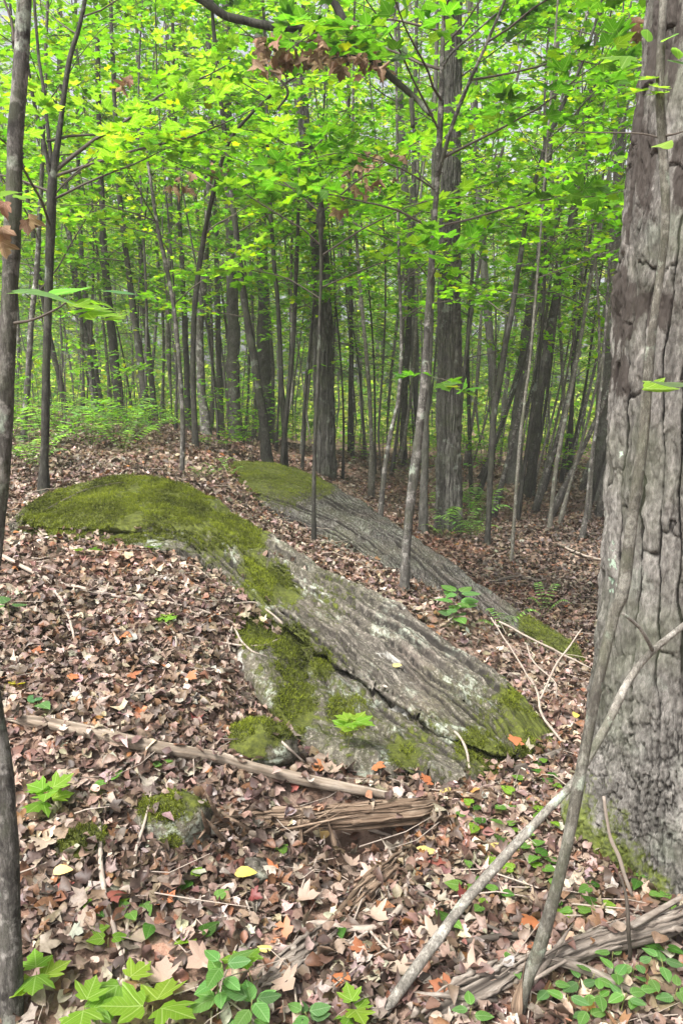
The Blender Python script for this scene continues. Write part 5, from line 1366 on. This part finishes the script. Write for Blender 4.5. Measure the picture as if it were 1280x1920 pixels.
for i in range(4):
    V, F, C = frond(.42 + .05 * i, 0, .45 + .1 * i, i); FROND.append(make_mesh("frond", V, F, M_LEAF, {"col": C}))
def fern(p, s, n, label, group):
    root = thing("fern", p, label, "fern", group)
    a0 = random.random() * 6.28
    for k in range(n):
        o = bpy.data.objects.new("frond", random.choice(FROND)); COL.objects.link(o); o.parent = root
        o.rotation_euler = (random.gauss(0, .1), random.gauss(0, .12), a0 + k * 6.283 / n + random.gauss(0, .2)); q = s * random.uniform(.75, 1.15); o.scale = (q, q, q)
for u, v in [(70,805),(110,790),(150,812),(190,800),(240,795),(280,812),(330,800),(215,825),(40,830),(120,835),(170,840),(260,830),(20,800),(300,785),(360,790),(90,860),(60,880),(400,800),(230,850)]:
    fern(G(u, v), random.uniform(.8, 1.25), 8, "pale green fern in the patch on the rise behind the moss crown", "ferns on the rise at left")
for u, v in [(850,975),(880,960),(870,1000),(830,1010),(900,985),(860,945),(885,1010),(845,955),(910,965)]:
    fern(G(u, v), random.uniform(.9, 1.3), 7, "light green fern at the foot of the thick furrowed trunk", "ferns at the thick furrowed trunk")
for u, v in [(405,890),(430,895),(380,900)]:
    fern(G(u, v), .4, 6, "small fern at the mossy end of the layered ridge", "ferns at the ridge end")
fern(G(1020, 1155), .5, 5, "lone small fern on the dark leaf flat beside the ridge", None)
fern(G(945, 1190), .5, 6, "small fern in the gully between the outcrop and the ridge", None)

def plant(name, label, base, h, leaf, n, variants, group=None, cat="plant", spread=.5, tiers=2, az0=None, up=0.0):
    """small woodland plant: stem and tiers of single leaves"""
    root = thing(name, base, label, cat, group)
    top = base + np.array([random.gauss(0, .1) * h, random.gauss(0, .1) * h, h])
    V, F = tube(catmull(np.array([base - np.array([0, 0, .02]), (base + top) / 2 + np.random.standard_normal(3) * h * .05, top]), 6), np.linspace(.0025, .0012, 6), 5)
    part("stem", V, F, M_STEM, root)
    a0 = random.random() * 6.28 if az0 is None else az0
    for k in range(n):
        tr = k % tiers; a = a0 + k * 6.283 / n * (1 if n > 2 else 1) + tr * .6 + random.gauss(0, .15)
        p = base + (top - base) * (1 - .3 * tr * random.uniform(.5, 1))
        d = np.array([math.cos(a), math.sin(a), random.gauss(.02 + up, .12)])
        leaf_obj(variants, p + d * leaf * spread * .4, d, norm(np.array([0, -.12, 1.0]) + np.random.standard_normal(3) * .14), leaf * random.uniform(.75, 1.15), root)
    return root
for (u, v, h, lf, n, vr, lab) in [
    (652,1400,.12,.085,7,LV_LIME,"bright maple seedling in front of the outcrop's lower slab"),
    (85,1540,.1,.085,6,LV_LIME,"green maple seedling at left beside the spotted trunk's foot"),
    (235,1880,.07,.085,2,LV_LIME,"seedling with two broad lime maple leaves near the bottom left"),
    (165,1945,.09,.08,4,LV_LIME,"maple seedling at the bottom edge left of the largest leaf"),
    (285,1950,.1,.115,3,LV_LIME,"maple seedling with the largest leaves at the bottom edge"),
    (80,1880,.1,.07,4,LV_LIME,"small maple seedling beside the left trunk at the bottom"),
    (665,1925,.06,.065,4,LV_LIME,"lime maple seedling at the bottom edge left of the pale pole"),
    (20,1170,.1,.085,3,LV_PALE,"pale leaved seedling at the left edge above the fallen branch"),
    (158,1050,.06,.08,2,LV_MAPLE,"seedling with two dark leaves just below the moss crown"),
    (287,1045,.06,.07,2,LV_MAPLE_DK,"small dark seedling below the moss crown, right of its neighbour"),
    (75,1345,.06,.07,2,LV_GLAUC,"bluish green seedling just above the bleached fallen branch"),
    (310,1180,.06,.06,3,LV_LIME,"small lime seedling amid the upper litter slope"),
    (480,1900,.14,.06,3,LV_LIME,"small seedling at the bottom beside the compound leaved plant")]:
    plant("maple_seedling", lab, G(u, v), h, lf, n, vr, cat="seedling", tiers=1 if n < 4 else 2)
plant("seedling", "tall seedling with many oval leaflets at the bottom centre", G(410, 1930), .17, .07, 13, LV_PALE, cat="seedling", tiers=4, up=.1)
plant("seedling", "leafy seedling with oval leaves right of the tall one at the bottom", G(470, 1950), .12, .065, 8, LV_PALE, cat="seedling", tiers=3)
plant("seedling", "oval leaved seedling at the bottom edge left of the pale pole", G(580, 1940), .07, .055, 6, LV_PALE, cat="seedling", tiers=2)
plant("leafy_plant", "bright green leafy plant in the gully behind the outcrop's crest", G(850, 1175), .22, .12, 14, LV_PALE, cat="plant", tiers=4)
plant("leafy_plant", "yellow tipped single leaf seedling at the left edge above the branch", G(10, 1310), .06, .1, 1, LV_YEL, cat="seedling", tiers=1)
for u, v in [(180,1715),(212,1700),(235,1725),(268,1705),(170,1765),(203,1775),(288,1745),(360,1660),(370,1765),(400,1700),(205,1475),(308,1440),(640,1745),(515,1610)]:
    plant("heart_leaved_plant", "small two leaved green plant scattered in the left litter", G(u, v + 8), .04, .055, random.choice((1, 2, 2)), LV_HEART, "two leaved plants in the left litter", tiers=1)
for u, v in [(855,1545),(885,1525),(870,1625),(920,1525),(890,1560),(945,1560),(965,1500),(1020,1462),(1032,1482),(1000,1520),(1030,1550),(950,1590),(975,1575),(1010,1620),(1016,1642),(1045,1630),(870,1680),(908,1660),(932,1690),(970,1650),(905,1720),(1035,1662),(840,1740),(1050,1720),(1078,1722),(1105,1680),(1122,1715),(1195,1668),(1255,1658),(1212,1692),(1245,1702),(1270,1752),(1200,1785),(1240,1792),(985,1470),(1010,1440),(940,1530),(990,1600),(925,1620),(1000,1555)]:
    plant("heart_leaved_plant", "small green heart leaved plant in the patch left of the big trunk's foot", G(u, v + 8), .05, .052, random.choice((1, 2, 2)), LV_HEART, "heart leaved plants by the big trunk", tiers=1)
for u, v in [(1140,1810),(1180,1830),(1085,1870),(1120,1890),(1162,1900),(1212,1870),(1100,1920),(970,1845),(1022,1880),(1060,1895),(1240,1830),(1190,1890),(1150,1860),(880,1925),(1110,1850),(1260,1890)]:
    plant("oval_leaved_plant", "oval leaved green plant below the weathered log at lower right", G(u, v + 15), .08, .05, random.choice((2, 3, 4)), LV_PALE, "oval leaved plants at lower right", tiers=2)

# twigs and bark crumbs through the litter
tw = []
for k in range(700):
    y = random.uniform(1.3, 7.5); x = (random.random() * 2 - 1) * (.47 * y + .4)
    h = ROCK_BVH.ray_cast(Vector((x, y, 4)), Vector((0, 0, -1)), 6.0); z = H(x, y)
    if h[0] is not None and h[0].z > z + .01: continue
    a = random.random() * 6.28; L = random.uniform(.06, .35); d = np.array([math.cos(a), math.sin(a), 0])
    p = np.array([x, y, z + random.uniform(.015, .045)])
    q = np.array([p, p + d * L * .5 + np.random.standard_normal(3) * .012, p + d * L + np.array([0, 0, random.gauss(0, .02)])])
    q[:, 2] = np.maximum(q[:, 2], height(q[:, 0], q[:, 1]) + .012)
    tw.append(tube(q, np.array([1, .8, .4]) * random.uniform(.0012, .0035), 4, cap=False))
V, F, _ = lump(tw)
tag(part("twig_litter", V, F, M_DRYTWIG, None, kind='stuff'), "small dry twigs strewn through the leaf litter", "twigs")
# thin haze volume added to lighten the far forest
gzmin, topz = float(gz.min()) - 1.0, 46.0
hv = np.array([(x, y, z) for z in (gzmin, topz) for y in (-44.0, 154.0) for x in (-124.0, 124.0)])
hf = np.array([(0, 2, 3, 1), (4, 5, 7, 6), (0, 1, 5, 4), (2, 6, 7, 3), (0, 4, 6, 2), (1, 3, 7, 5)])
mh, nth_ = new_mat("added_haze")
pv = nth_.nodes.new("ShaderNodeVolumePrincipled"); pv.inputs["Color"].default_value = (0.95, 0.97, 0.9, 1); pv.inputs["Density"].default_value = 0.002
oh = nth_.nodes.new("ShaderNodeOutputMaterial"); nth_.links.new(pv.outputs[0], oh.inputs["Volume"])
tag(part("haze", hv, hf, mh, None, kind='stuff'), "thin pale haze added to lighten the distant forest", "haze")
print("tris", sum(sum(len(p.vertices) - 2 for p in m.polygons) for m in bpy.data.meshes if len(m.polygons) < 3000) + sum(len(m.polygons) for m in bpy.data.meshes if len(m.polygons) >= 3000), "objects", len(bpy.data.objects))
